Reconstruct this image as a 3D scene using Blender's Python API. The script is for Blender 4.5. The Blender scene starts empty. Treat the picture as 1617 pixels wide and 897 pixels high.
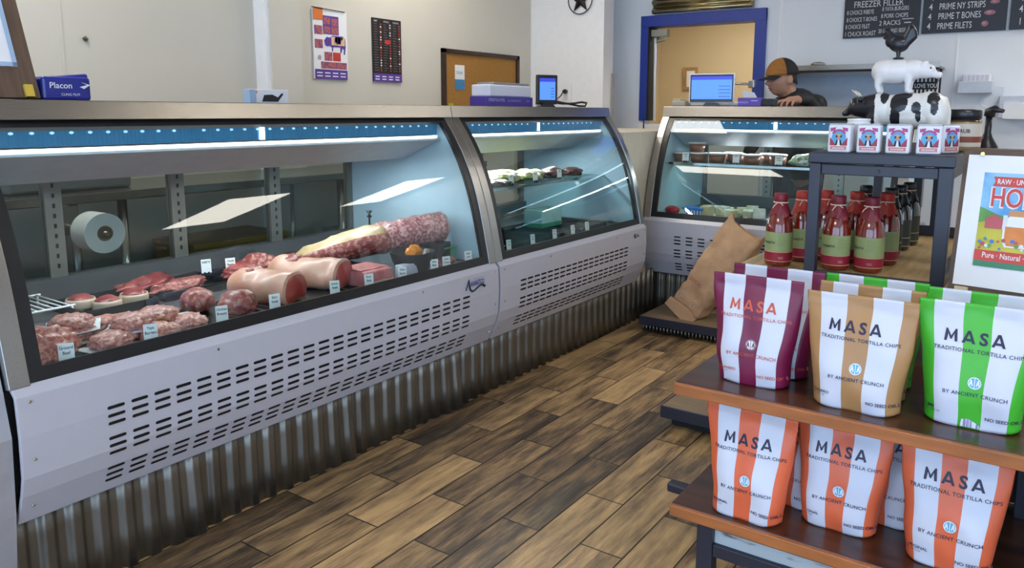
import bpy, bmesh, math, random
import numpy as np
from mathutils import Vector, Matrix, noise, Euler
random.seed(7)
S = bpy.context.scene
COL = S.collection
PI = math.pi

# ---------------------------------------------------------------- camera
def solve_camera():
    W, H = 1617, 897
    A = (1672, 180); B = (-960, 168); px, py = 838, 362
    a = np.array([A[0]-px, -(A[1]-py)], float); b = np.array([B[0]-px, -(B[1]-py)], float)
    f = math.sqrt(-(a@b))
    va = np.array([*a, -f]); vb = np.array([*b, -f]); va /= np.linalg.norm(va); vb /= np.linalg.norm(vb)
    Y = va; X = -vb; Z = np.cross(X, Y); Z /= np.linalg.norm(Z)
    R = np.array([X, Y, Z])
    cam = bpy.data.cameras.new('camera'); o = bpy.data.objects.new('camera', cam); COL.objects.link(o)
    M = Matrix([[*R[0], 0], [*R[1], 0], [*R[2], 1.275], [0, 0, 0, 1]])
    o.matrix_world = M
    cam.sensor_width = 36; cam.lens = f/W*36
    cam.shift_x = -(px-W/2)/W; cam.shift_y = (py-H/2)/W
    cam.clip_start = .05
    S.camera = o
solve_camera()

# ---------------------------------------------------------------- world, exposure
S.view_settings.view_transform = 'Standard'; S.view_settings.look = 'None'
S.view_settings.gamma = 1; S.view_settings.use_curve_mapping = False
S.view_settings.exposure = 0.50
S.cycles.use_denoising = True
S.cycles.max_bounces = 10; S.cycles.diffuse_bounces = 4; S.cycles.glossy_bounces = 4
S.cycles.transparent_max_bounces = 24; S.cycles.transmission_bounces = 4
S.cycles.caustics_reflective = False; S.cycles.caustics_refractive = False
S.cycles.sample_clamp_indirect = 4
TROFFER = 9.5; DAY = 3.4; LED = 4.0; LAMP = 3.0
w = bpy.data.worlds.new('world'); S.world = w; w.use_nodes = True
bg = w.node_tree.nodes['Background']; bg.inputs[0].default_value = (.50, .70, 1, 1); bg.inputs[1].default_value = DAY
def portal(loc, rot, sx, sy):
    l = bpy.data.lights.new('window_portal', 'AREA'); l.shape = 'RECTANGLE'; l.size = sx; l.size_y = sy
    l.cycles.is_portal = True
    o = bpy.data.objects.new('window_portal', l); COL.objects.link(o); o.location = loc; o.rotation_euler = rot

# ---------------------------------------------------------------- materials
MATS = {}
def N(nt, t, **kw):
    n = nt.nodes.new(t)
    for k, v in kw.items(): setattr(n, k, v)
    return n
def mat(name, col=(.8,.8,.8), rough=.5, metal=0, var=.06, scale=18, bump=0, bscale=60, emit=None, estr=0, spec=.5, col2=None, thr=None, stretch=None, coat=0, sub=0, trans=0, alpha=1):
    """procedural principled material: noise varies the colour, optional second colour and bump"""
    if name in MATS: return MATS[name]
    m = bpy.data.materials.new(name); m.use_nodes = True; nt = m.node_tree
    p = nt.nodes['Principled BSDF']; L = nt.links
    tc = N(nt, 'ShaderNodeTexCoord'); mp = N(nt, 'ShaderNodeMapping'); L.new(tc.outputs['Object'], mp.inputs[0])
    if stretch: mp.inputs['Scale'].default_value = stretch
    nz = N(nt, 'ShaderNodeTexNoise'); nz.inputs['Scale'].default_value = scale; nz.inputs['Detail'].default_value = 5
    L.new(mp.outputs[0], nz.inputs['Vector'])
    rp = N(nt, 'ShaderNodeValToRGB'); e = rp.color_ramp.elements
    c = Vector(col)
    if col2 is None:
        e[0].position = .3; e[1].position = .7
        e[0].color = (*(c*(1-var)), 1); e[1].color = (*[min(1, x) for x in c*(1+var)], 1)
    else:
        t = thr or (.45, .55); e[0].position = t[0]; e[1].position = t[1]
        e[0].color = (*c, 1); e[1].color = (*col2, 1)
    L.new(nz.outputs[0], rp.inputs[0]); L.new(rp.outputs[0], p.inputs['Base Color'])
    p.inputs['Roughness'].default_value = rough; p.inputs['Metallic'].default_value = metal
    p.inputs['Specular IOR Level'].default_value = spec
    p.inputs['Coat Weight'].default_value = coat; p.inputs['Coat Roughness'].default_value = .1
    if trans: p.inputs['Transmission Weight'].default_value = trans
    if alpha < 1: p.inputs['Alpha'].default_value = alpha
    if bump:
        n2 = N(nt, 'ShaderNodeTexNoise'); n2.inputs['Scale'].default_value = bscale; n2.inputs['Detail'].default_value = 4
        L.new(mp.outputs[0], n2.inputs['Vector'])
        b = N(nt, 'ShaderNodeBump'); b.inputs['Strength'].default_value = bump; b.inputs['Distance'].default_value = .004
        L.new(n2.outputs[0], b.inputs['Height']); L.new(b.outputs[0], p.inputs['Normal'])
    if emit:
        p.inputs['Emission Color'].default_value = (*emit, 1); p.inputs['Emission Strength'].default_value = estr
    MATS[name] = m
    return m
def glass_mat(name, tint=(.93,.97,.96), base=.035, gain=.6, rough=0.0):
    if name in MATS: return MATS[name]
    m = bpy.data.materials.new(name); m.use_nodes = True; nt = m.node_tree; nt.nodes.clear(); L = nt.links
    out = N(nt, 'ShaderNodeOutputMaterial'); mx = N(nt, 'ShaderNodeMixShader'); tr = N(nt, 'ShaderNodeBsdfTransparent'); gl = N(nt, 'ShaderNodeBsdfGlossy')
    lw = N(nt, 'ShaderNodeLayerWeight'); lw.inputs[0].default_value = .5
    pw = N(nt, 'ShaderNodeMath', operation='POWER'); pw.inputs[1].default_value = 4
    ma = N(nt, 'ShaderNodeMath', operation='MULTIPLY_ADD'); ma.inputs[1].default_value = gain; ma.inputs[2].default_value = base
    L.new(lw.outputs['Facing'], pw.inputs[0]); L.new(pw.outputs[0], ma.inputs[0]); L.new(ma.outputs[0], mx.inputs[0])
    tr.inputs[0].default_value = (*tint, 1); gl.inputs['Roughness'].default_value = rough
    L.new(tr.outputs[0], mx.inputs[1]); L.new(gl.outputs[0], mx.inputs[2]); L.new(mx.outputs[0], out.inputs[0])
    MATS[name] = m
    return m
def steel_mat(name, col, rough, stretch, bump=.05):
    m = mat(name, col, rough, 1, var=.1, scale=30, stretch=stretch, bump=bump, bscale=80)
    return m
def floor_mat():
    m = bpy.data.materials.new('wood_look_plank_tiles'); m.use_nodes = True; nt = m.node_tree; L = nt.links
    p = nt.nodes['Principled BSDF']; tc = N(nt, 'ShaderNodeTexCoord'); sp = N(nt, 'ShaderNodeSeparateXYZ'); L.new(tc.outputs['Object'], sp.inputs[0])
    def mth(op, a, b=None, c=None):
        n = N(nt, 'ShaderNodeMath', operation=op)
        for i, v in enumerate((a, b, c)):
            if v is None: continue
            if isinstance(v, (int, float)): n.inputs[i].default_value = v
            else: L.new(v, n.inputs[i])
        return n.outputs[0]
    u = mth('DIVIDE', mth('ADD', sp.outputs['X'], 1.91+.0), .1405)
    row = mth('FLOOR', u); fu = mth('SUBTRACT', u, row)
    par = mth('MODULO', mth('ADD', row, 100), 2)
    v0 = mth('DIVIDE', mth('ADD', mth('SUBTRACT', sp.outputs['Y'], 2.335), mth('MULTIPLY', row, -.006)), .532)
    v = mth('SUBTRACT', v0, mth('MULTIPLY', par, .53))
    vi = mth('FLOOR', v); fv = mth('SUBTRACT', v, vi)
    cb = N(nt, 'ShaderNodeCombineXYZ'); L.new(row, cb.inputs[0]); L.new(vi, cb.inputs[1])
    wn = N(nt, 'ShaderNodeTexWhiteNoise', noise_dimensions='3D'); L.new(cb.outputs[0], wn.inputs['Vector'])
    # grout: distance to the nearest plank edge
    du = mth('MULTIPLY', mth('MINIMUM', fu, mth('SUBTRACT', 1, fu)), .1405)
    dv = mth('MULTIPLY', mth('MINIMUM', fv, mth('SUBTRACT', 1, fv)), .532)
    g = mth('MINIMUM', du, dv)
    gm = N(nt, 'ShaderNodeMapRange'); L.new(g, gm.inputs[0]); gm.inputs[1].default_value = .0012; gm.inputs[2].default_value = .0034
    # grain, offset per plank
    off = N(nt, 'ShaderNodeVectorMath', operation='MULTIPLY_ADD'); L.new(wn.outputs['Color'], off.inputs[0]); off.inputs[1].default_value = (30, 30, 30)
    L.new(tc.outputs['Object'], off.inputs[2])
    mp = N(nt, 'ShaderNodeMapping'); L.new(off.outputs[0], mp.inputs[0]); mp.inputs['Scale'].default_value = (9, 1.6, 1)
    n1 = N(nt, 'ShaderNodeTexNoise'); n1.inputs['Scale'].default_value = 2.2; n1.inputs['Detail'].default_value = 8; n1.inputs['Roughness'].default_value = .65; L.new(mp.outputs[0], n1.inputs[0])
    mp2 = N(nt, 'ShaderNodeMapping'); L.new(off.outputs[0], mp2.inputs[0]); mp2.inputs['Scale'].default_value = (60, 3, 1)
    n2 = N(nt, 'ShaderNodeTexNoise'); n2.inputs['Scale'].default_value = 2; n2.inputs['Detail'].default_value = 4; L.new(mp2.outputs[0], n2.inputs[0])
    t = mth('ADD', mth('MULTIPLY', n1.outputs[0], 1.15), mth('ADD', mth('MULTIPLY', mth('SUBTRACT', wn.outputs['Value'], .55), .34), mth('MULTIPLY', mth('SUBTRACT', n2.outputs[0], .5), .35)))
    r = N(nt, 'ShaderNodeValToRGB'); e = r.color_ramp.elements
    e[0].position = .2; e[0].color = (.030, .019, .012, 1); e[1].position = .82; e[1].color = (.56, .36, .16, 1)
    for pos, c in ((.34, (.072,.046,.027,1)), (.46, (.17,.105,.052,1)), (.6, (.33,.205,.095,1))):
        x = e.new(pos); x.color = c
    L.new(t, r.inputs[0])
    mx = N(nt, 'ShaderNodeMix', data_type='RGBA'); L.new(gm.outputs[0], mx.inputs[0]); mx.inputs[6].default_value = (.012,.009,.007,1); L.new(r.outputs[0], mx.inputs[7])
    L.new(mx.outputs[2], p.inputs['Base Color']); p.inputs['Roughness'].default_value = .34
    rr = N(nt, 'ShaderNodeMapRange'); L.new(n1.outputs[0], rr.inputs[0]); rr.inputs[3].default_value = .25; rr.inputs[4].default_value = .5; L.new(rr.outputs[0], p.inputs['Roughness'])
    b = N(nt, 'ShaderNodeBump'); b.inputs['Distance'].default_value = .003; b.inputs['Strength'].default_value = .6
    hh = mth('ADD', gm.outputs[0], mth('MULTIPLY', n2.outputs[0], .25)); L.new(hh, b.inputs['Height']); L.new(b.outputs[0], p.inputs['Normal'])
    return m

# ---------------------------------------------------------------- object helpers
def add(o, parent=None):
    COL.objects.link(o)
    if parent is not None:
        o.parent = parent; o.matrix_parent_inverse = parent.matrix_basis.inverted()
    return o
def tag(o, label=None, cat=None, group=None, kind=None):
    if label: o['label'] = label
    if cat: o['category'] = cat
    if group: o['group'] = group
    if kind: o['kind'] = kind
    return o
def thing(name, label, cat, loc=(0,0,0), group=None):
    o = bpy.data.objects.new(name, None); o.empty_display_size = .05; COL.objects.link(o); o.location = loc
    return tag(o, label, cat, group)
def place(o, loc, rz=0, rot=None):
    o.location = loc; o.rotation_euler = rot if rot is not None else (0, 0, rz)
    return o
def dup(root, loc, rz=0, label=None, group=None, rot=None):
    r = root.copy(); COL.objects.link(r)
    place(r, loc, rz, rot)
    if label: r['label'] = label
    if group: r['group'] = group
    for ch in list(root.children):
        c = ch.copy(); COL.objects.link(c); c.parent = r
        for g in list(ch.children):
            d = g.copy(); COL.objects.link(d); d.parent = c
    return r
_textcache = {}
def text_geo(s, bold=0.0, align='CENTER', spacing=1.0):
    k = (s, bold, align, spacing)
    if k in _textcache: return _textcache[k]
    cu = bpy.data.curves.new('t', 'FONT'); cu.body = s; cu.size = 1; cu.align_x = align; cu.offset = bold; cu.space_character = spacing; cu.resolution_u = 3; cu.fill_mode = 'FRONT'
    o = bpy.data.objects.new('t', cu); COL.objects.link(o)
    dg = bpy.context.evaluated_depsgraph_get(); dg.update()
    me = bpy.data.meshes.new_from_object(o.evaluated_get(dg))
    vs = [tuple(v.co) for v in me.vertices]; fs = [tuple(p.vertices) for p in me.polygons]
    bpy.data.objects.remove(o); bpy.data.curves.remove(cu); bpy.data.meshes.remove(me)
    _textcache[k] = (vs, fs)
    return vs, fs
class MB:
    def __init__(s): s.bm = bmesh.new(); s.M = Matrix()
    def face(s, pts, mi=0, smooth=False):
        f = s.bm.faces.new([s.bm.verts.new(s.M @ Vector(p)) for p in pts]); f.material_index = mi; f.smooth = smooth; return f
    def grid(s, rows, mi=0, smooth=True, closeu=False, closev=False, mifn=None, flip=False):
        vv = [[s.bm.verts.new(s.M @ Vector(p)) for p in r] for r in rows]
        nr, nc = len(vv), len(vv[0])
        for i in range(nr if closev else nr-1):
            for j in range(nc if closeu else nc-1):
                q = [vv[i][j], vv[i][(j+1) % nc], vv[(i+1) % nr][(j+1) % nc], vv[(i+1) % nr][j]]
                if flip: q.reverse()
                try: f = s.bm.faces.new(q)
                except ValueError: continue
                f.smooth = smooth; f.material_index = mifn(i, j) if mifn else mi
        return vv
    def box(s, x0, x1, y0, y1, z0, z1, mi=0, bev=0, rot=None, pivot=None, seg=2):
        T = Matrix.Translation(((x0+x1)/2, (y0+y1)/2, (z0+z1)/2)) @ Matrix.Diagonal((abs(x1-x0), abs(y1-y0), abs(z1-z0), 1))
        b = bmesh.new(); bmesh.ops.create_cube(b, size=1, matrix=T)
        if bev: bmesh.ops.bevel(b, geom=list(b.edges), offset=bev, segments=seg, affect='EDGES', profile=.5)
        if rot is not None:
            pv = Vector(pivot if pivot else ((x0+x1)/2, (y0+y1)/2, (z0+z1)/2))
            bmesh.ops.transform(b, matrix=Matrix.Translation(pv) @ Euler(rot).to_matrix().to_4x4() @ Matrix.Translation(-pv), verts=b.verts)
        s.merge(b, mi); return s
    def merge(s, b, mi=None, smooth=None):
        mp = {v: s.bm.verts.new(s.M @ v.co) for v in b.verts}
        for f in b.faces:
            try: n = s.bm.faces.new([mp[v] for v in f.verts])
            except ValueError: continue
            n.material_index = f.material_index if mi is None else mi; n.smooth = f.smooth if smooth is None else smooth
        b.free()
    def lathe(s, prof, c=(0,0,0), n=24, mi=0, mifn=None, axis='Z', cap=True, sx=1, sy=1):
        rows = []
        for r, z in prof:
            row = []
            for k in range(n):
                a = 2*PI*k/n; x, y = r*math.cos(a)*sx, r*math.sin(a)*sy
                p = {'Z': (x, y, z), 'X': (z, x, y), 'Y': (y, z, x)}[axis]
                row.append((c[0]+p[0], c[1]+p[1], c[2]+p[2]))
            rows.append(row)
        vv = s.grid(rows, mi, True, closeu=True, mifn=mifn)
        if cap:
            for r, m, rev in ((vv[0], mifn(0, 0) if mifn else mi, True), (vv[-1], mifn(len(rows)-2, 0) if mifn else mi, False)):
                try:
                    f = s.bm.faces.new(list(reversed(r)) if rev else r); f.material_index = m
                except ValueError: pass
        return s
    def tube(s, pts, r, n=8, mi=0, cap=True):
        pts = [Vector(p) for p in pts]; rs = r if isinstance(r, (list, tuple)) else [r]*len(pts)
        rows = []; up = None
        for i, p in enumerate(pts):
            d = (pts[min(i+1, len(pts)-1)]-pts[max(i-1, 0)]).normalized()
            if up is None: up = Vector((0,0,1)) if abs(d.z) < .9 else Vector((1,0,0))
            a = d.cross(up).normalized(); b = a.cross(d).normalized(); up = b
            rows.append([p+(a*math.cos(2*PI*k/n)+b*math.sin(2*PI*k/n))*rs[i] for k in range(n)])
        vv = s.grid(rows, mi, True, closeu=True)
        if cap:
            s.bm.faces.new(list(reversed(vv[0]))).material_index = mi; s.bm.faces.new(vv[-1]).material_index = mi
        return s
    def prism(s, poly, origin, right, up, depth, mi=0, smooth=False):
        """polygon in (right, up) coordinates extruded along right x up by depth"""
        o, r, u = Vector(origin), Vector(right), Vector(up); n = r.cross(u).normalized()
        a = [s.bm.verts.new(s.M @ (o+r*p[0]+u*p[1])) for p in poly]
        if not depth:
            f = s.bm.faces.new(a); f.material_index = mi; return s
        b = [s.bm.verts.new(s.M @ (o+r*p[0]+u*p[1]+n*depth)) for p in poly]
        k = len(a)
        f = s.bm.faces.new(list(reversed(a))); f.material_index = mi
        f = s.bm.faces.new(b); f.material_index = mi
        for i in range(k):
            f = s.bm.faces.new([a[i], a[(i+1) % k], b[(i+1) % k], b[i]]); f.material_index = mi; f.smooth = smooth
        return s
    def disc(s, c, right, up, r, mi=0, n=20, ry=None, depth=0):
        return s.prism([(r*math.cos(2*PI*k/n), (ry or r)*math.sin(2*PI*k/n)) for k in range(n)], c, right, up, depth, mi)
    def text(s, t, origin, right, up, size, mi=0, bold=0.0, align='CENTER', spacing=1.0, warp=None, sx=1):
        vs, fs = text_geo(t, bold, align, spacing); o = Vector(origin); r, u = (None, None) if warp else (Vector(right), Vector(up))
        if warp: nv = [s.bm.verts.new(s.M @ Vector(warp(o.x+v[0]*size*sx, o.z+v[1]*size))) for v in vs]
        else: nv = [s.bm.verts.new(s.M @ (o+r*(v[0]*size*sx)+u*(v[1]*size))) for v in vs]
        for f in fs:
            try: s.bm.faces.new([nv[i] for i in f]).material_index = mi
            except ValueError: pass
        return s
    def build(s, name, mats, parent=None, bevel=0, smooth=None, label=None, keepn=False):
        if not keepn: bmesh.ops.recalc_face_normals(s.bm, faces=s.bm.faces)
        me = bpy.data.meshes.new(name); s.bm.to_mesh(me); s.bm.free()
        for m in (mats if isinstance(mats, (list, tuple)) else [mats]): me.materials.append(m)
        if smooth is not None:
            for p in me.polygons: p.use_smooth = smooth
        o = bpy.data.objects.new(name, me); add(o, parent)
        if bevel:
            b = o.modifiers.new('bevel', 'BEVEL'); b.width = bevel; b.segments = 2; b.limit_method = 'ANGLE'
        if label: o['label'] = label
        return o
def struct(o): o['kind'] = 'structure'; return o
def sweep_profile(mb, ys, zs, x0, x1, th, mi=0, nx=1):
    """sheet following profile points (y,z) between x0 and x1 with thickness th inward (+y)"""
    pts = list(zip(ys, zs)); nrm = []
    for i in range(len(pts)):
        a = pts[max(i-1, 0)]; b = pts[min(i+1, len(pts)-1)]
        d = Vector((b[0]-a[0], b[1]-a[1])).normalized(); nrm.append((d.y, -d.x))
    loop = [(p[0], p[1]) for p in pts] + [(p[0]+n[0]*th, p[1]+n[1]*th) for p, n in reversed(list(zip(pts, nrm)))]
    rows = [[(x, p[0], p[1]) for p in loop] for x in (x0, x1)]
    vv = mb.grid(rows, mi, False, closeu=True)
    mb_f = mb.bm.faces.new(list(reversed(vv[0]))); mb_f.material_index = mi
    mb_f = mb.bm.faces.new(vv[1]); mb_f.material_index = mi
def remeshed(name, mats, build, voxel, parent=None, smooth_it=4, mifn=None):
    """union of simple closed solids grown into one continuous surface"""
    mb = MB(); build(mb)
    bmesh.ops.recalc_face_normals(mb.bm, faces=mb.bm.faces)
    me = bpy.data.meshes.new('tmp'); mb.bm.to_mesh(me); mb.bm.free()
    o = bpy.data.objects.new('tmp', me); COL.objects.link(o)
    r = o.modifiers.new('r', 'REMESH'); r.mode = 'VOXEL'; r.voxel_size = voxel
    if smooth_it:
        sm = o.modifiers.new('s', 'SMOOTH'); sm.iterations = smooth_it; sm.factor = .6
    dg = bpy.context.evaluated_depsgraph_get(); dg.update()
    m2 = bpy.data.meshes.new_from_object(o.evaluated_get(dg)); m2.name = name
    bpy.data.objects.remove(o); bpy.data.meshes.remove(me)
    m2.materials.clear()
    for m in (mats if isinstance(mats, (list, tuple)) else [mats]): m2.materials.append(m)
    for p in m2.polygons:
        p.use_smooth = True; p.material_index = mifn(p.center) if mifn else 0
    return add(bpy.data.objects.new(name, m2), parent)
def ell(mb, c, r, rot=(0,0,0), sub=3):
    b = bmesh.new(); bmesh.ops.create_icosphere(b, subdivisions=sub, radius=1)
    bmesh.ops.transform(b, matrix=Matrix.Translation(c) @ Euler(rot).to_matrix().to_4x4() @ Matrix.Diagonal((*r, 1)), verts=b.verts)
    mb.merge(b, 0)
def cap(mb, p0, p1, r0, r1, n=12):
    """tapered limb with round ends"""
    p0, p1 = Vector(p0), Vector(p1); d = (p1-p0); L = d.length; d.normalize()
    pts, rs = [], []
    for k in range(5):
        a = PI/2*k/5; pts.append(p0-d*r0*math.cos(a)); rs.append(max(r0*math.sin(a), r0*.05))
    pts += [p0, p1]; rs += [r0, r1]
    for k in range(4, -1, -1):
        a = PI/2*k/5; pts.append(p1+d*r1*math.cos(a)); rs.append(max(r1*math.sin(a), r1*.05))
    mb.tube(pts, rs, n)
def blob(mb, c, r, seed, amp=.25, freq=2.2, sub=4, flat=0, rot=0, mi=0):
    """noise-displaced ellipsoid, optionally flattened underneath"""
    b = bmesh.new(); bmesh.ops.create_icosphere(b, subdivisions=sub, radius=1)
    for v in b.verts:
        n = v.co.normalized()
        d = noise.noise(n*freq+Vector((seed*7.3, seed*3.1, 0)))*amp + noise.noise(n*freq*3+Vector((seed*2.3, 5, seed)))*amp*.4
        v.co = n*(1+d)
        if flat and v.co.z < -flat: v.co.z = -flat
    bmesh.ops.transform(b, matrix=Matrix.Translation(c) @ Euler((0,0,rot)).to_matrix().to_4x4() @ Matrix.Diagonal((*r, 1)), verts=b.verts)
    for f in b.faces: f.smooth = True; f.material_index = mi
    mb.merge(b)

# shared materials
m_wall = mat('warm_plaster', (.60,.57,.50), .75, var=.03, scale=2, bump=.05)
m_wallw = mat('cool_white_plaster', (.76,.80,.85), .7, var=.03, scale=2, bump=.05)
m_white = mat('white_paint', (.86,.86,.87), .5, var=.02, bump=.03)
m_cream = mat('cream_panel', (.62,.56,.44), .5, var=.03)
m_ceil = mat('ceiling_white', (.75,.74,.70), .8, var=.03)
m_steel_h = steel_mat('brushed_steel_long', (.27,.25,.225), .27, (.4, 30, 30))
m_steel_v = steel_mat('brushed_steel_trim', (.38,.365,.34), .28, (30, 30, 1))
m_galv = mat('galvanised_steel', (.22,.205,.175), .46, 1, var=.18, scale=5, stretch=(1,6,1), bump=.04, bscale=20)
m_enamel = mat('white_enamel_panel', (.47,.465,.515), .32, var=.015, bump=.02)
m_black = mat('black_rubber', (.008,.008,.009), .35, var=.2)
m_blackpl = mat('black_plastic', (.012,.012,.014), .3, var=.2)
m_dark = mat('dark_void', (.01,.01,.01), .8)
m_navy = mat('slate_blue_steel', (.014,.016,.030), .42, 0, var=.1, spec=.6)
m_paper = mat('white_paper', (.82,.82,.84), .6, var=.02)
m_ink = mat('black_ink', (.01,.01,.015), .6)
m_chrome = mat('chrome', (.75,.75,.75), .12, 1, var=.03)
m_blue = mat('cobalt_paint', (.012,.04,.30), .4, var=.1)
m_glass = glass_mat('clear_glass')
m_glass2 = glass_mat('rear_glass', (.80,.84,.83), .02, .4)
# ---------------------------------------------------------------- room shell
XL, XR, YF, YB, ZC = -3.9, 3.2, -3.0, 6.3, 2.95
b = MB(); b.box(XL-.1, XR+.1, YF-.1, YB+2.2, -.1, 0); fl = b.build('floor', floor_mat()); struct(fl)
b = MB(); b.box(XL-.1, XR+.1, YF-.1, YB+.1, ZC, ZC+.1); struct(b.build('ceiling', m_ceil))
b = MB(); b.box(XL-.12, XL, YF, YB, 0, ZC); struct(b.build('wall_left', m_wall))
b = MB()                                                   # shop front: low sill, wide openings, posts
for x0, x1 in ((XL, XL+1.4), (-.45, -.25), (XR-.3, XR)): b.box(x0, x1, YF-.12, YF, 0, ZC)
b.box(XL, XR, YF-.12, YF, 2.6, ZC); b.box(XL, XR, YF-.12, YF, 0, .08)
struct(b.build('wall_front', m_wallw))
b = MB()
for y0, y1 in ((YF, -2.0), (.6, YB)): b.box(XR, XR+.12, y0, y1, 0, ZC)
b.box(XR, XR+.12, YF, YB, 2.6, ZC); b.box(XR, XR+.12, YF, YB, 0, .5)
struct(b.build('wall_right', m_wallw))
portal((-1.5, YF-.06, 1.47), (PI/2, 0, PI), 2.1, 2.2); portal((1.3, YF-.06, 1.47), (PI/2, 0, PI), 3.1, 2.2)
portal((XR+.06, -.7, 1.55), (PI/2, 0, -PI/2+PI), 2.6, 2.1)
# back wall with the doorway
DX0, DX1, DZ = -3.06, -2.03, 2.03
b = MB()
b.box(XL, DX0, YB, YB+.12, 0, ZC); b.box(DX1, XR, YB, YB+.12, 0, ZC); b.box(DX0, DX1, YB, YB+.12, DZ, ZC)
struct(b.build('wall_back', m_wallw))
b = MB(); b.box(-1.9, -1.885, YB-.006, YB, 0, ZC); b.box(-.64, -.63, YB-.004, YB, 0, ZC); struct(b.build('trim_1', m_white))
# room beyond the doorway
m_beige = mat('beige_back_room', (.62,.50,.30), .75, var=.03, scale=2)
b = MB(); b.box(XL-.1, -.6, YB+2.1, YB+2.2, 0, ZC); b.box(XL-.1, XL, YB+.12, YB+2.1, 0, ZC); b.box(-.7, -.6, YB+.12, YB+2.1, 0, ZC)
struct(b.build('wall_back_room', m_beige))
b = MB(); b.box(XL-.1, -.6, YB+.1, YB+2.2, 2.5, 2.6); struct(b.build('ceiling_back_room', m_ceil))
# pillar and pilaster
b = MB(); b.box(XL, -3.17, 5.72, 5.885, 0, ZC); b.box(XL, -3.40, 5.885, YB, 0, ZC); struct(b.build('wall_pillar', m_white))
b = MB(); b.box(XL, -3.79, 2.90, 3.12, 0, ZC); struct(b.build('trim_2', m_wall))
b = MB(); b.box(XL, -3.80, 2.872, 2.90, 0, ZC); struct(b.build('trim_3', m_white))
b = MB(); b.box(XL, XL+.004, 1.80, 1.815, 0, ZC); struct(b.build('trim_4', m_wall))
b = MB(); b.box(-3.19, -3.155, 5.86, 5.895, 0, 1.60); struct(b.build('trim_5', mat('grey_corner_guard', (.35,.33,.32), .5)))
# blue door frame: one jamb each side and the lintel
b = MB(); b.box(DX0-.045, DX0+.04, YB-.03, YB+.14, 1.2, DZ+.07); b.box(DX1-.06, DX1+.03, YB-.03, YB+.14, 1.2, DZ+.07); b.box(DX0-.045, DX1+.03, YB-.032, YB+.142, DZ-.02, DZ+.075)
struct(b.build('door_frame', m_blue, bevel=.003))
b = MB(); b.box(DX0-.045, DX1+.03, YB-.03, YB+.14, 0, 1.17); struct(b.build('trim_6', m_white))
b = MB(); b.box(DX0+.005, DX0+.012, YB-.04, YB-.03, .3, 1.22); b.box(DX0+.03, DX0+.045, YB-.035, YB+.1, 1.2, DZ-.02); struct(b.build('trim_7', m_dark))

# troffers
def troffer(cx, cy, sx, sy, label):
    t = thing('ceiling_light', label, 'ceiling light', (cx, cy, ZC), 'ceiling troffers')
    b = MB(); f = .03
    for a in ((cx-sx/2-f, cx+sx/2+f, cy-sy/2-f, cy-sy/2), (cx-sx/2-f, cx+sx/2+f, cy+sy/2, cy+sy/2+f), (cx-sx/2-f, cx-sx/2, cy-sy/2, cy+sy/2), (cx+sx/2, cx+sx/2+f, cy-sy/2, cy+sy/2)):
        b.box(*a, ZC-.02, ZC-.001)
    b.build('frame', m_white, t)
    b = MB(); b.box(cx-sx/2, cx+sx/2, cy-sy/2, cy+sy/2, ZC-.012, ZC-.002)
    b.build('diffuser', mat('lit_diffuser', (.9,.9,.88), .5, emit=(1,.93,.82), estr=TROFFER), t)
for cx, cy, l in ((1.05, 3.87, 'ceiling troffer over the middle of the shop floor'), (1.05, 6.0-.15, 'ceiling troffer nearest the back wall'), (-3.0, 3.97, 'ceiling troffer behind the second meat case'), (-3.05, 1.2, 'ceiling troffer behind the long meat case'), (1.05, .6, 'ceiling troffer over the front of the shop'), (-1.0, -1.6, 'ceiling troffer by the shop window')):
    troffer(cx, cy, 1.2, .6, l)
troffer(-2.4, 7.3, 1.2, .6, 'ceiling troffer in the beige back room')
bpy.data.objects['ceiling_light.006'].location.z -= .45 if 'ceiling_light.006' in bpy.data.objects else 0

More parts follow.
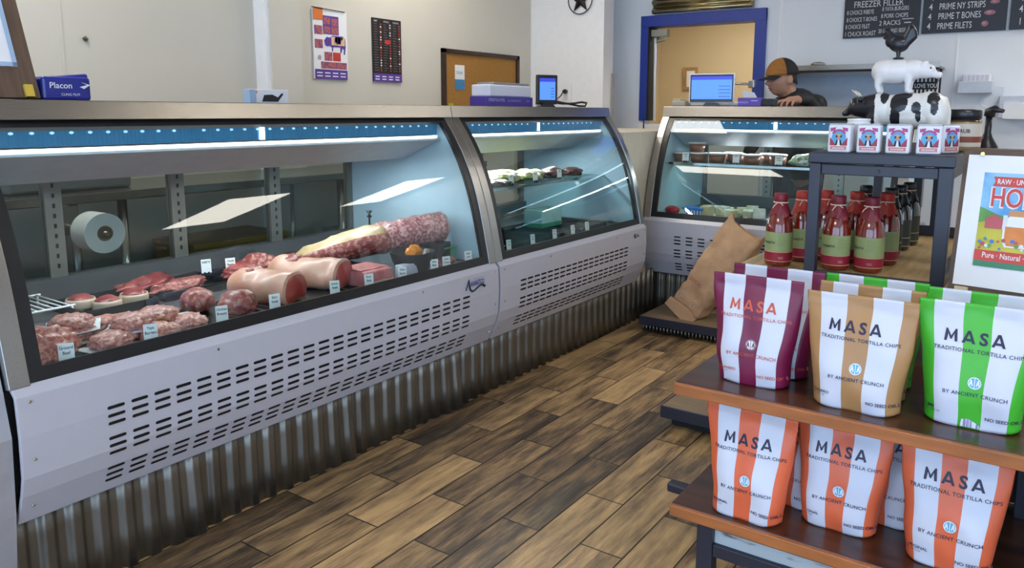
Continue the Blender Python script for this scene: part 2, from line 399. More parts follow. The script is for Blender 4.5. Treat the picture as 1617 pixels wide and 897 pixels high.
# ---------------------------------------------------------------- display cases
_pz = np.array([.62, .742, .915, 1.096, 1.244]); _py = -np.array([-1.995, -2.02, -2.065, -2.14, -2.24]) - 1.965
_c = np.polyfit(_pz, _py, 3)
def gy(z): return float(np.polyval(_c, z))
PANEL = [(.026, .622), (.004, .60), (0, .50), (.006, .395), (.022, .345), (.062, .262)]
m_blueled = None
def blue_strip_mat():
    m = mat('blue_ribbed_light_cover', (.02,.13,.25), .25, var=.1, emit=(.015,.11,.24), estr=.45)
    return m
def make_case(name, label, L, loc, rz, slots, logo=None, ztop=1.30, shelf=None, tint=(.80,.86,.9), skirts=()):
    t = thing(name, label, 'display case')
    D = .93
    # carcass under the deck, ends
    b = MB(); b.box(.01, L-.01, .115, D-.02, .0, .27); b.build('base', m_dark, t)
    b = MB(); b.box(.0, L, .075, D, .27, .60); b.build('cabinet', m_steel_v, t)
    b = MB(); sweep_profile(b, [p[0] for p in reversed(PANEL)], [p[1] for p in reversed(PANEL)], .006, L-.006, .012)
    b.build('front_panel', m_enamel, t, bevel=.002)
    # vent slots on three facets
    b = MB(); x0, x1, pitch = slots; n = int(round((x1-x0)/pitch))+1
    for zc in (.511, .489, .468, .427, .406, .385, .338, .318, .299):
        for (ya, za), (yb, zb) in zip(PANEL, PANEL[1:]):
            if zb <= zc <= za: k = (za-zc)/(za-zb); y = ya+(yb-ya)*k; d = Vector((0, yb-ya, zb-za)).normalized()
        up = -d; w_, h_ = .0225, .0043
        for i in range(n):
            xc = x0+i*pitch
            poly = [(w_*.82*sx+h_*math.cos(a), h_*math.sin(a)) for sx, a0 in ((1, -PI/2), (-1, PI/2)) for a in [a0+PI*k/4 for k in range(5)]]
            b.prism(poly, (xc, y-.0012, zc), (1,0,0), up, .0004)
    b.build('vent_slots', m_black, t)
    for x, z in [(x, z) for x in (.035, L-.035) for z in (.585, .44, .31)] + [(L*.28, .585), (L*.74, .585)]:
        y = np.interp(z, [p[1] for p in reversed(PANEL)], [p[0] for p in reversed(PANEL)])
        b = MB(); b.lathe([(.0045, 0), (.0035, -.003)], (x, y-.001, z), 10, axis='Y'); b.build('screw', m_chrome, t)
    # glass with black gasket and steel end trims
    zs = [.632+(1.236-.632)*k/48 for k in range(49)]; ys = [gy(z) for z in zs]
    tr = .048; gk = .034
    b = MB(); xa, xb = tr+gk*.5, L-tr-gk*.5
    b.grid([[(x, y, z) for x in (xa, xb)] for y, z in zip(ys, zs)]); b.grid([[(x, y+.006, z) for x in (xa, xb)] for y, z in zip(ys, zs)], flip=True)
    for k in (0, -1): b.grid([[(x, ys[k], zs[k]) for x in (xa, xb)], [(x, ys[k]+.006, zs[k]) for x in (xa, xb)]], smooth=False)
    b.build('curved_glass', m_glass, t, keepn=True)
    zs2 = [.622+(1.246-.622)*k/16 for k in range(17)]
    b = MB()
    for xa, xb in ((tr, tr+gk), (L-tr-gk, L-tr)): sweep_profile(b, [gy(z)-.003 for z in zs2], zs2, xa, xb, .016)
    sweep_profile(b, [gy(z)-.003 for z in (.622, .64, .655)], (.622, .64, .655), tr, L-tr, .016)
    sweep_profile(b, [gy(z)-.003 for z in (1.228, 1.24, 1.248)], (1.228, 1.24, 1.248), tr, L-tr, .016)
    b.build('gasket', m_black, t)
    zt = [.618+(ztop-.618)*k/18 for k in range(19)]
    for xa, xb in ((.001, tr), (L-tr, L-.001)):
        b = MB(); sweep_profile(b, [gy(min(z, 1.25))-.010+max(0, z-1.25)*.6 for z in zt], zt, xa, xb, .035); b.build('end_trim', m_steel_v, t, bevel=.002)
    # top slab with the fascia
    b = MB(); b.prism([(.262, 1.247), (.275, ztop), (D-.01, ztop), (D-.01, 1.247)], (0, 0, 0), (0,1,0), (0,0,1), L); b.build('top', m_steel_h, t, bevel=.002)
    # canopy light: blue ribbed cover, lit tube, grey valance
    b = MB(); b.box(.08, L-.08, .285, .30, 1.175, 1.243)
    for k in range(int((L-.16)/.012)): b.box(.083+k*.012, .086+k*.012, .282, .2855, 1.178, 1.24)
    b.build('light_cover', blue_strip_mat(), t)
    b = MB()
    for k in range(int((L-.2)/.05)):
        if (k % 13) == 11: continue
        ell(b, (.11+k*.05, .278, 1.212), (.007, .004, .0045), sub=1)
    b.build('led_dots', mat('led_dot', (.4,.7,.9), .3, emit=(.35,.65,.9), estr=.7), t)
    b = MB(); b.box(.08, L-.08, .283, .30, 1.161, 1.169); b.box(L*.48, L*.48+.02, .279, .2815, 1.176, 1.243); b.build('light_tube', mat('lit_tube', (.9,.9,.9), .3, emit=(.80,.93,1), estr=LED), t)
    b = MB(); b.prism([(.287, 1.158), (.287, 1.150), (.50, 1.06), (.51, 1.07), (.31, 1.16)], (.06, 0, 0), (0,1,0), (0,0,1), L-.12); b.build('valance', mat('grey_valance', (.50,.52,.56), .35), t)
    l = bpy.data.lights.new('case_light', 'AREA'); l.shape = 'RECTANGLE'; l.size = L-.5; l.size_y = .03; l.energy = LAMP*L; l.color = (.86, .95, 1)
    lo = bpy.data.objects.new('case_light', l); add(lo, t); lo.location = (L/2, .47, 1.058); lo.rotation_euler = (-.15, 0, 0)
    # tank: deck, ends, back sill
    b = MB(); b.box(tr, L-tr, .045, D-.06, .585, .618); b.box(tr, L-tr, D-.09, D-.03, .60, .70, 0); b.build('deck', mat('dark_deck_pan', (.075,.078,.085), .35), t)
    for xa in (tr-.012, L-tr-.004):
        b = MB(); poly = [(gy(z)+.014, z) for z in zs2] + [(D-.03, 1.246), (D-.03, .62)]
        b.prism(poly, (xa, 0, 0), (0,1,0), (0,0,1), .016); b.build('end_panel', mat('cool_white_liner', tint, .35, var=.02), t)
    # rear sliding doors
    nd = 4 if L > 1.7 else 3; x = tr
    b = MB(); b.box(tr, L-tr, D-.075, D-.03, 1.05, 1.246); b.build('rear_header', mat('grey_valance'), t)
    for k in range(nd+1):
        b = MB(); xc = tr+(L-2*tr)*k/nd; b.box(xc-.028, xc+.028, D-.07, D-.035, .70, 1.05)
        for q in range(9): b.box(xc-.004, xc+.004, D-.072, D-.069, .73+q*.035, .745+q*.035, 1)
        b.build('rear_post', [mat('dull_aluminium', (.22,.22,.20), .45, .6), m_dark], t)
    for k in range(nd):
        xa = tr+(L-2*tr)*k/nd; xb = tr+(L-2*tr)*(k+1)/nd
        b = MB(); b.box(xa+.028, xb-.028, D-.055, D-.049, .70, 1.05); b.build('rear_door', m_glass2, t)
    if shelf:
        for z, ya, yb in shelf:
            b = MB(); b.box(tr+.012, L-tr-.01, ya, yb, z-.008, z); b.build('shelf', glass_mat('shelf_glass', (.72,.86,.84), .05, .5), t)
            b = MB(); b.box(tr+.012, L-tr-.01, ya-.006, ya, z-.010, z+.004); b.build('shelf_edge', m_chrome, t)
    if logo:
        lx, lz, ls = logo
        b = MB(); o = (lx, -.0015+.0, lz)
        y_ = -.0022 if lz < .6 else .0
        b.text('AVANTCO', (lx+.07*ls, y_, lz-.01*ls), (1,0,0), (0,0,1), .05*ls, 1, bold=.02, sx=.62)
        b.text('REFRIGERATION', (lx+.09*ls, y_, lz+.032*ls), (1,0,0), (0,0,1), .015*ls, 2)
        b.tube([(lx-.055*ls, y_, lz-.028*ls), (lx-.022*ls, y_, lz+.042*ls)], .0035*ls, 6, 0)
        pts = [(-.022, .042), (-.018, 0), (-.008, -.03), (.012, -.045), (.04, -.04), (.07, -.027), (.1, -.016), (.13, -.018), (.147, -.03)]
        b.tube([(lx+p[0]*ls, y_, lz+p[1]*ls) for p in pts], [.0032*ls, .005*ls, .006*ls, .006*ls, .005*ls, .005*ls, .005*ls, .007*ls, .010*ls], 6, 0)
        b.build('logo', [m_ink, mat('logo_blue', (.02,.05,.30), .5), mat('logo_grey', (.3,.3,.4), .5)], t)
    for xa, xb, lean in skirts:
        b = MB(); n = int((xb-xa)/.0034); cols = []
        for k in range(n+1):
            s_ = xa+(xb-xa)*k/n; ph = (s_/.068) % 1
            d = .0065*max(-1, min(1, 1.9*math.sin(2*PI*ph))); cols.append((s_, .094-d, lean*(k/n)**4))
        b.grid([[(x, y-ln*(1-zz/.29), zz) for x, y, ln in cols] for zz in (.001, .1, .2, .29)], 0, True, flip=True)
        o = b.build('corrugated_skirting', m_galv, t); md = o.modifiers.new('s', 'SOLIDIFY'); md.thickness = .001
    place(t, loc, rz)
    return t
make_case('meat_display_case', 'long curved-glass meat case with beef, burgers and roasts, nearest on the left', 1.915, (-1.965, .735, 0), PI/2, (.233, 1.681, .0629), logo=(1.71, .557, .62), tint=(.50,.68,.78), skirts=((.0, .51, .02), (.515, 1.128, .018), (1.133, 1.73, .026), (1.735, 1.914, 0)))
make_case('meat_display_case', 'middle curved-glass case with a glass shelf, right of the long meat case', 1.47, (-1.965, 2.652, 0), PI/2, (.178, 1.20, .0568), logo=(1.31, .568, .3), shelf=[(.90, .28, .72)], tint=(.34,.50,.52), skirts=((.001, 1.77, 0),))
make_case('deli_display_case', 'curved-glass deli case facing the camera, register and worker behind it', 1.50, (-2.13, 4.385, 0), 0, (.245, 1.28, .0775), ztop=1.312, shelf=[(.955, .20, .62)], tint=(.36,.50,.52), skirts=((.02, 1.48, 0),))

# cream filler box in the corner between the cases, steel end at far left
b = MB(); b.box(-2.95, -2.14, 4.135, 4.36, .30, 1.155, 0, .004); b.box(-2.95, -2.14, 4.36, 5.2, .30, 1.155, 0, .004)
tag(b.build('corner_filler_box', m_cream), 'cream filler box in the corner between the middle and deli cases', 'cabinet')
b = MB(); b.prism([(-2.9, 0), (-2.06, 0), (-2.005, .3), (-1.985, .5), (-2.01, .62), (-2.085, .9), (-2.20, 1.15), (-2.25, 1.29), (-2.9, 1.29)], (0, .732, 0), (1,0,0), (0,0,1), .45)
tag(b.build('steel_cabinet', mat('pale_steel', (.42,.42,.45), .4, .3)), 'brushed steel cabinet end at the left edge of the picture', 'cabinet')
# ---------------------------------------------------------------- wall things
def on_left_wall(mb, y, z): pass
R_L, U_ = Vector((0,1,0)), Vector((0,0,1))      # right and up on the left wall seen from the room
m_purple = mat('print_purple', (.10,.04,.30), .5); m_red = mat('print_red', (.50,.04,.03), .5); m_orange = mat('print_orange', (.70,.18,.03), .5)
m_pink = mat('print_pink', (.20,.07,.20), .5, col2=(.48,.12,.08), scale=60); m_tan = mat('print_tan', (.75,.50,.25), .5)
X = XL+.012
b = MB(); b.box(XL+.001, X, 3.29, 3.57, 1.475, 1.905, 0)
def rect(b, y0, y1, z0, z1, mi, x=X, d=.001): b.face([(x+d, y0, z0), (x+d, y1, z0), (x+d, y1, z1), (x+d, y0, z1)], mi)
rect(b, 3.295, 3.565, 1.475, 1.535, 1); rect(b, 3.345, 3.56, 1.54, 1.583, 3); rect(b, 3.375, 3.44, 1.59, 1.645, 3); rect(b, 3.445, 3.51, 1.59, 1.645, 2)
rect(b, 3.30, 3.365, 1.665, 1.72, 3); rect(b, 3.30, 3.365, 1.75, 1.805, 3); rect(b, 3.37, 3.50, 1.755, 1.87, 1)
for yy, zz, mi in ((3.375, 1.815, 3), (3.44, 1.81, 3), (3.375, 1.76, 3), (3.44, 1.76, 3)): rect(b, yy, yy+.055, zz, zz+.045, mi, d=.002)
rect(b, 3.295, 3.37, 1.84, 1.915, 4, d=.004)
for q in range(2):
    for k in range(4): rect(b, 3.31+k*.064, 3.355+k*.064, 1.49+q*.02, 1.497+q*.02, 0, d=.002)
b.tube([(X+.006, 3.28, 1.912), (X+.006, 3.55, 1.905)], .003, 6, 6)
pig = [(.0,.05),(.03,.075),(.06,.07),(.09,.085),(.2,.085),(.225,.07),(.23,.02),(.22,-.03),(.205,-.03),(.208,.0),(.195,.01),(.18,-.02),(.168,-.02),(.17,.015),(.095,.012),(.09,-.015),(.078,-.015),(.08,.01),(.06,.02),(.035,.015),(.01,.02)]
b.prism([(p[0]*.78, p[1]) for p in pig], (X+.002, 3.375, 1.665), R_L, U_, 0, 1)
b.prism([(p[0]*.78*.62+.05, p[1]*.62+.025) for p in pig[3:6]+pig[14:12:-1]+[(.075,.03)]], (X+.003, 3.375, 1.665), R_L, U_, 0, 5)
b.box(X+.002, X+.003, 3.435, 3.545, 1.690, 1.743, 5)
for k in range(3): b.box(X+.003, X+.0035, 3.46+k*.025, 3.463+k*.025, 1.697, 1.742, 1)
b.text('@', (X+.002, 3.335, 1.60), R_L, U_, .03, 6)
tag(b.build('wall_poster', [m_paper, m_purple, m_red, m_pink, m_orange, m_tan, m_ink]), 'white poster with a pig cuts chart and an orange note at its corner', 'poster')
b = MB(); b.box(XL+.001, X, 3.80, 4.075, 1.475, 1.90, 0); rect(b, 3.80, 4.075, 1.475, 1.53, 1)
rnd = random.Random(3)
for c_ in range(3):
    y = 3.812+c_*.09
    b.text(('BEEF', 'STEAKS', 'ROASTS')[c_], (X+.002, y, 1.875), R_L, U_, .016, 2, align='LEFT')
    for k in range(19):
        z = 1.862-k*.0172; rect(b, y, y+rnd.uniform(.02,.045), z-.003, z, 4, d=.0015)
        b.disc((X+.0015, y+.062, z-.002), R_L, U_, .0075, (3, 3, 5, 2)[rnd.randrange(4)], 8, ry=.0055)
b.disc((X+.002, 3.94, 1.745), R_L, U_, .03, 3, 14, ry=.016)
for q in range(2):
    for k in range(4): rect(b, 3.815+k*.064, 3.855+k*.064, 1.488+q*.018, 1.495+q*.018, 2, d=.002)
tag(b.build('wall_poster', [mat('poster_black', (.015,.012,.012), .4), m_purple, m_paper, m_red, mat('print_grey', (.22,.20,.20), .5), m_pink]), 'black poster of red meat cuts with a blue bottom band', 'poster')
# cork board
t = thing('cork_board', 'cork notice board with a dark brown frame on the left wall', 'notice board', (XL, 5.0, 1.2))
b = MB(); b.box(XL+.001, XL+.012, 4.54, 5.50, 1.20, 1.72); b.build('cork', mat('cork', (.36,.17,.035), .85, var=.25, scale=150), t)
b = MB()
for a in ((4.51, 4.545, 1.17, 1.745), (5.475, 5.51, 1.17, 1.745), (4.51, 5.51, 1.715, 1.745), (4.51, 5.51, 1.17, 1.20)): b.box(XL+.001, XL+.028, *a)
b.build('frame', mat('dark_brown_wood', (.035,.018,.012), .4, var=.3), t)
b = MB(); b.box(XL+.013, XL+.015, 4.66, 4.775, 1.52, 1.63, 0); b.box(XL+.013, XL+.0155, 4.66, 4.775, 1.44, 1.52, 1); b.text('TOUR', (XL+.016, 4.71, 1.56), R_L, U_, .03, 1)
tag(b.build('pinned_card', [m_paper, mat('card_blue', (.05,.22,.42), .5)]), 'small white and blue card pinned to the cork board', 'card')
b = MB(); b.box(XL+.013, XL+.03, 4.575, 4.62, 1.27, 1.335, 0, .005)
tag(b.build('wall_tag', mat('lime_plastic', (.45,.50,.02), .4)), 'lime yellow tag low on the cork board', 'tag')
b = MB(); b.box(XL+.001, XL+.012, 1.905, 1.925, 1.60, 1.622, 0, .003, rot=(.7,0,0)); b.lathe([(.006,0),(.004,.012)], (XL+.012, 1.915, 1.611), 8, axis='X')
tag(b.build('wall_anchor', mat('old_metal', (.18,.17,.12), .5, .6)), 'small grey metal anchor left in the bare wall', 'anchor')
# star in a ring on the pillar
YP = 5.72
t = thing('metal_star', 'dark barn star in a ring on the white pillar', 'wall ornament', (-3.39, YP, 2.20)); c = Vector((-3.39, YP-.02, 2.20)); m_iron = mat('dark_iron', (.02,.016,.016), .4, .5)
b = MB(); b.tube([c+Vector((.115*math.cos(a), 0, .115*math.sin(a))) for a in [2*PI*k/40 for k in range(41)]], .0045, 6, cap=False); b.build('ring', m_iron, t)
b = MB()
for k in range(5):
    a = PI/2+2*PI*k/5; tip = c+Vector((.113*math.cos(a), .005, .113*math.sin(a)))
    for s_ in (-1, 1):
        v = c+Vector((.045*math.cos(a+s_*PI/5), .005, .045*math.sin(a+s_*PI/5))); b.face([c+Vector((0,-.02,0)), tip, v]); b.face([c+Vector((0,.015,0)), tip, v])
b.build('star', m_iron, t)
# outlet with plug and cord
t = thing('wall_outlet', 'white power outlet with a black plug on the pillar', 'outlet', (-3.52, YP, 1.43))
b = MB(); b.box(-3.575, -3.47, YP-.008, YP-.001, 1.34, 1.50, 0, .003); b.build('cover_plate', m_white, t)
b = MB(); b.box(-3.54, -3.505, YP-.012, YP-.008, 1.375, 1.41, 0, .003); b.box(-3.54, -3.505, YP-.012, YP-.008, 1.43, 1.465, 0, .003); b.build('receptacle', m_paper, t)
b = MB(); b.lathe([(.018, 0), (.02, -.02), (.012, -.045)], (-3.523, YP-.012, 1.447), 12, axis='Y')
pts = [(-3.523, YP-.055, 1.447), (-3.52, 5.62, 1.41), (-3.46, 5.45, 1.37), (-3.3, 5.1, 1.345), (-3.02, 4.5, 1.325), (-2.75, 4.10, 1.340), (-2.56, 3.98, 1.330), (-2.44, 3.92, 1.322), (-2.38, 3.96, 1.325), (-2.36, 4.0, 1.332), (-2.36, 4.06, 1.328), (-2.38, 4.08, 1.309), (-2.40, 4.04, 1.309), (-2.40, 3.96, 1.318), (-2.41, 3.88, 1.326), (-2.42, 3.78, 1.338)]
b.tube(pts, .006, 8)
tag(b.build('power_cord', m_blackpl), 'black power cord looping from the outlet down onto the middle case', 'cord')

# chalk boards on the back wall
m_board = mat('chalkboard', (.010,.011,.020), .45, var=.2); m_chalk = mat('chalk', (.62,.62,.64), .8, var=.15, scale=200); m_chpink = mat('pink_chalk', (.32,.14,.18), .8, var=.2, scale=200)
Rb = Vector((1,0,0))
def chalkboard(x0, x1, z0, lines, deco, label, z1=2.6):
    b = MB(); b.box(x0, x1, YB-.02, YB-.001, z0, z1)
    for s_, x, z, sz, sx in lines: b.text(s_, (x, YB-.0215, z), Rb, U_, sz*1.05, 1, align='LEFT', bold=.002, sx=sx*.95)
    for x, z, rx, rz in deco:
        b.disc((x, YB-.0215, z), Rb, U_, rx, 2, 14, ry=rz); b.disc((x-.004, YB-.0222, z+.003), Rb, U_, rx*.45, 3, 10, ry=rz*.4)
    tag(b.build('chalk_menu_board', [m_board, m_chalk, m_chpink, mat('rose_chalk', (.45,.28,.30), .8)]), label, 'menu board')
chalkboard(-1.41, -.89, 1.835, [('FREEZER FILLER', -1.345, 2.055, .062, .80), ('8 CHOICE RIBEYE', -1.39, 2.006, .042, .58), ('8 CHOICE T-BONES', -1.39, 1.953, .042, .58), ('8 CHOICE FILET', -1.395, 1.902, .042, .58), ('1 CHUCK ROAST', -1.398, 1.848, .046, .62),
  ('8 YAYA BURGERS', -1.145, 2.018, .040, .58), ('8 PORK CHOPS', -1.15, 1.968, .043, .62), ('2 RACKS', -1.16, 1.916, .046, .82), ('20 GROUND BEEF', -1.162, 1.862, .040, .58)], [], 'black chalk menu board headed FREEZER FILLER, left of the three')
b = MB(); b.box(-1.005, -.93, YB-.0222, YB-.0205, 1.952, 1.957); b.box(-.99, -.945, YB-.0222, YB-.0205, 1.925, 1.932); o = b.build('chalk_underline', m_chalk, bpy.data.objects['chalk_menu_board'])
chalkboard(-.872, -.352, 1.842, [('4', -.83, 2.07, .062, .8), ('PRIME RIBEYE', -.765, 2.07, .060, .64), ('4', -.835, 2.003, .062, .8), ('PRIME NY STRIPS', -.77, 2.003, .060, .64), ('4', -.838, 1.936, .062, .8), ('PRIME T BONES', -.772, 1.936, .060, .64), ('4', -.84, 1.870, .062, .8), ('PRIME FILETS', -.775, 1.868, .060, .64)],
  [(-.42, 2.09, .03, .012), (-.43, 2.035, .03, .013), (-.455, 1.965, .035, .017), (-.48, 1.892, .022, .02)], 'black chalk menu board listing four PRIME cuts, middle of the three')
chalkboard(-.334, .19, 1.842, [('4 PRIME STRIPS', -.285, 2.03, .060, .76), ('4', -.285, 1.955, .062, .8), ('PORK CHOPS', -.20, 1.955, .06, .8), ('1 ARM ROAST', -.285, 1.872, .062, .8)], [], 'black chalk menu board cut off by the right edge of the picture')

# stainless wall shelf, sign, dispensers
t = thing('wall_shelf', 'stainless wall shelf with a turned-up edge on the back wall', 'shelf', (-1.25, YB, 1.6))
b = MB(); b.box(-1.86, -.705, YB-.30, YB-.001, 1.585, 1.60); b.box(-1.86, -.705, YB-.302, YB-.295, 1.585, 1.625); b.build('shelf_board', m_steel_h, t)
b = MB(); b.box(-1.86, -.705, YB-.31, YB-.303, 1.572, 1.588); b.build('under_edge', m_dark, t)
for x in (-1.80, -.74):
    b = MB(); b.prism([(0, 0), (-.26, 0), (-.26, -.03), (0, -.10)], (x, YB-.001, 1.585), (0,1,0), (0,0,1), .012); b.build('bracket', m_steel_v, t)
b = MB(); b.box(-1.86, -.72, YB-.006, YB-.001, 1.20, 1.56); tag(b.build('splash_panel', mat('pale_blue_panel', (.42,.52,.66), .3, var=.03)), 'pale blue splash panel under the stainless wall shelf', 'panel')
b = MB(); b.box(-1.63, -1.45, 6.05, 6.2, 1.601, 1.63, 0, .01); b.lathe([(.05, 1.63), (.055, 1.64), (.03, 1.655)], (-1.54, 6.12, 0), 14); tag(b.build('steel_pan', m_steel_v), 'shallow steel pan with a knobbed lid on the wall shelf', 'pan')
t = thing('striped_sign', 'black and white striped I LOVE YOU sign under the wall shelf', 'sign', (-.8, YB-.1, 1.42))
b = MB(); b.box(-.90, -.715, YB-.06, YB-.045, 1.40, 1.595, 0)
for k in range(7): b.box(-.895+k*.026, -.883+k*.026, YB-.062, YB-.0595, 1.40, 1.59, 1)
b.build('striped_board', [m_ink, m_paper], t)
b = MB(); b.box(-.90, -.735, YB-.072, YB-.062, 1.445, 1.50, 0); b.text('I LOVE YOU', (-.817, YB-.0735, 1.457), Rb, U_, .042, 1, bold=.01, sx=.72); b.build('name_plate', [m_ink, m_paper], t)
t = thing('glove_dispenser', 'wall box with white gloves above the paper dispenser', 'dispenser', (-.5, YB, 1.42))
b = MB(); b.box(-.60, -.395, YB-.12, YB-.001, 1.415, 1.495, 0, .004); b.build('holder', mat('clear_grey_plastic', (.52,.56,.63), .3), t)
b = MB(); b.box(-.58, -.41, YB-.10, YB-.02, 1.49, 1.545, 0, .006)
for k in range(6): b.box(-.575+k*.027, -.557+k*.027, YB-.104, YB-.10, 1.50, 1.54, 1)
b.build('glove_box', [m_paper, mat('pale_lilac', (.62,.62,.75), .6)], t)
t = thing('paper_dispenser', 'grey wall paper dispenser at the right edge under the boards', 'dispenser', (-.25, YB, 1.25))
b = MB(); b.box(-.345, -.10, YB-.14, YB-.001, 1.245, 1.395, 0, .006); b.build('housing', mat('clear_grey_plastic'), t)
b = MB(); b.box(-.315, -.12, YB-.15, YB-.14, 1.24, 1.35, 0); b.build('paper_sheet', m_paper, t)
b = MB(); b.tube([(-.395, YB-.03, 1.46), (-.33, YB-.02, 1.46), (-.33, YB-.02, 1.39)], .003, 6); b.tube([(-.46, YB-.02, 1.41), (-.46, YB-.02, 1.34), (-.39, YB-.02, 1.30), (-.345, YB-.02, 1.30)], .003, 6)
tag(b.build('wall_wire', m_white), 'thin white wires looping between the two wall dispensers', 'wire')

# corrugated awning over the doorway
b = MB(); rows = []
for k in range(61):
    z = 2.115+.5*k/60; rows.append([(x, YB-.06-.014*math.sin(2*PI*(z-2.115)/.075), z) for x in (-2.985, -2.11)])
b.grid(rows); b.box(-2.985, -2.975, YB-.05, YB-.001, 2.115, 2.6); b.box(-2.12, -2.11, YB-.05, YB-.001, 2.115, 2.6)
o = b.build('corrugated_awning', mat('rusted_galvanised', (.45,.38,.22), .25, 1, var=.5, scale=2, stretch=(3,1,1))); o.modifiers.new('s', 'SOLIDIFY').thickness = .002
tag(o, 'corrugated steel awning above the blue doorway', 'awning')
# door closer, wall frame in the back room
t = thing('door_closer', 'steel door closer in the top left of the doorway', 'door closer', (-2.98, YB, 1.95))
b = MB(); b.box(-3.01, -2.86, YB-.02, YB+.05, 1.925, 1.985, 0, .004); b.build('body', mat('closer_grey', (.30,.31,.26), .4, .5), t)
b = MB(); b.tube([(-2.95, YB+.0, 1.925), (-2.95, YB-.02, 1.88), (-2.88, YB-.01, 1.90)], .014, 8); b.build('arm', mat('closer_grey'), t)
b = MB(); b.tube([(-2.985, YB+.02, 1.925), (-2.975, YB+.02, 1.2)], .012, 8); b.build('rod', m_white, t)
t = thing('wall_clipboard', 'wood framed notice on the wall of the beige back room', 'frame', (-2.9, 8.39, 1.7))
x0, x1, z0, z1 = -3.60, -3.43, 1.53, 1.78
b = MB(); b.box(x0, x1, 8.37, 8.399, z0, z1, 0, .003); b.build('frame', mat('honey_wood', (.40,.24,.09), .5, var=.2), t)
b = MB(); b.box(x0+.05, x1-.025, 8.365, 8.37, z0+.03, z1-.04); b.build('paper', m_paper, t)

# things on the counters
def tall_box(name, x0, x1, y0, y1, z0, z1, m, parent=None, bev=.004): b = MB(); b.box(x0, x1, y0, y1, z0, z1, 0, bev); return b.build(name, m, parent)
ZT = 1.301
m_violet = mat('violet_carton', (.06,.03,.28), .35, var=.15); m_bluefilm = mat('blue_film', (.02,.03,.30), .25, var=.3, scale=8)
# blue flexible packets at the left
t = thing('blue_packet', 'glossy blue film packet with white lettering beside the easel on the long case', 'packet', (-2.40, 1.07, ZT))
b = MB(); b.box(-2.52, -2.40, 1.05, 1.185, ZT, ZT+.068, 0, .008); b.box(-2.53, -2.42, 1.10, 1.19, ZT+.05, ZT+.075, 0, .006, rot=(.12, 0, 0)); b.build('wrapper', m_bluefilm, t)
b = MB(); b.text('Placon', (-2.399, 1.10, ZT+.035), R_L, U_, .024, 0, bold=.01); b.text('CLING FILM', (-2.399, 1.125, ZT+.014), R_L, U_, .010, 0)
b.prism([(0,0),(.022,.006),(.004,.014),(.03,.006),(.012,-.006)], (-2.399, 1.152, ZT+.04), R_L, U_, 0, 0); b.build('lettering', m_paper, t)
t = thing('blue_packet', 'rolled blue packet right beside the wooden easel', 'packet', (-2.40, 1.01, ZT))
b = MB(); b.tube([(-2.46, .985, ZT+.034), (-2.46, 1.0, ZT+.034), (-2.46, 1.04, ZT+.034), (-2.46, 1.047, ZT+.034)], [.028, .033, .034, .028], 16); b.build('wrapper', m_bluefilm, t)
# easel at left
def slab(b, p, r, u, w_, h_, th, mi=0):
    b.prism([(0,0),(w_,0),(w_,h_),(0,h_)], p, r, u, -th, mi)
t = thing('sign_easel', 'brown wooden sign easel with a yellow clip at the left edge', 'sign', (-2.40, .80, ZT))
r = Vector((0,1,0)); u = Vector((-.36, 0, 1)).normalized(); o_ = Vector((-2.38, .66, ZT+.006))
m_brown = mat('brown_board', (.11,.065,.04), .5, var=.25, scale=8, stretch=(1,8,1))
b = MB(); slab(b, o_, r, u, .375, .5, .015); b.build('board', m_brown, t)
n_ = r.cross(u).normalized(); fo = o_+n_*.001+r*.03+u*.09
b = MB(); slab(b, fo+n_*.002, r, u, .305, .40, .003, 0); 
for k, (c_, z_) in enumerate((('FRESH', .30), ('GRASS FED', .22), ('BEEF', .14), ('LOCAL', .06))): b.text(c_, fo+n_*.0035+r*.15+u*z_, r, u, .07, 1 if k != 3 else 2, bold=.01)
for a in ((0, .305, 0, .012), (0, .305, .388, .40), (0, .012, 0, .40), (.293, .305, 0, .40)): b.prism([(a[0],a[2]),(a[1],a[2]),(a[1],a[3]),(a[0],a[3])], fo+n_*.0035, r, u, 0, 3)
b.build('poster', [m_paper, m_red, m_orange, mat('pale_blue_edge', (.35,.48,.66), .5)], t)
b = MB(); slab(b, o_+n_*.012+r*.335, r, u, .022, .035, .010); b.build('clip', mat('yellow_clip', (.65,.45,.06), .4), t)
# small appliance box
t = thing('cutter_box', 'small white carton printed with a black tool on the long case', 'box', (-2.5, 1.8, ZT))
b = MB(); b.box(-2.455, -2.42, 1.75, 1.92, ZT, ZT+.05, 0, .002); b.build('carton', m_paper, t)
b = MB(); b.prism([(0,0),(.07,0),(.08,.012),(.095,.028),(.088,.032),(.07,.016),(.045,.026),(.01,.024)], (-2.419, 1.80, ZT+.006), R_L, U_, .001, 0); b.box(-2.4195, -2.4185, 1.748, 1.78, ZT+.035, ZT+.045, 1); b.box(-2.457, -2.418, 1.749, 1.775, ZT+.001, ZT+.049, 2); b.build('picture', [m_ink, m_orange, mat('pale_blue_edge')], t)
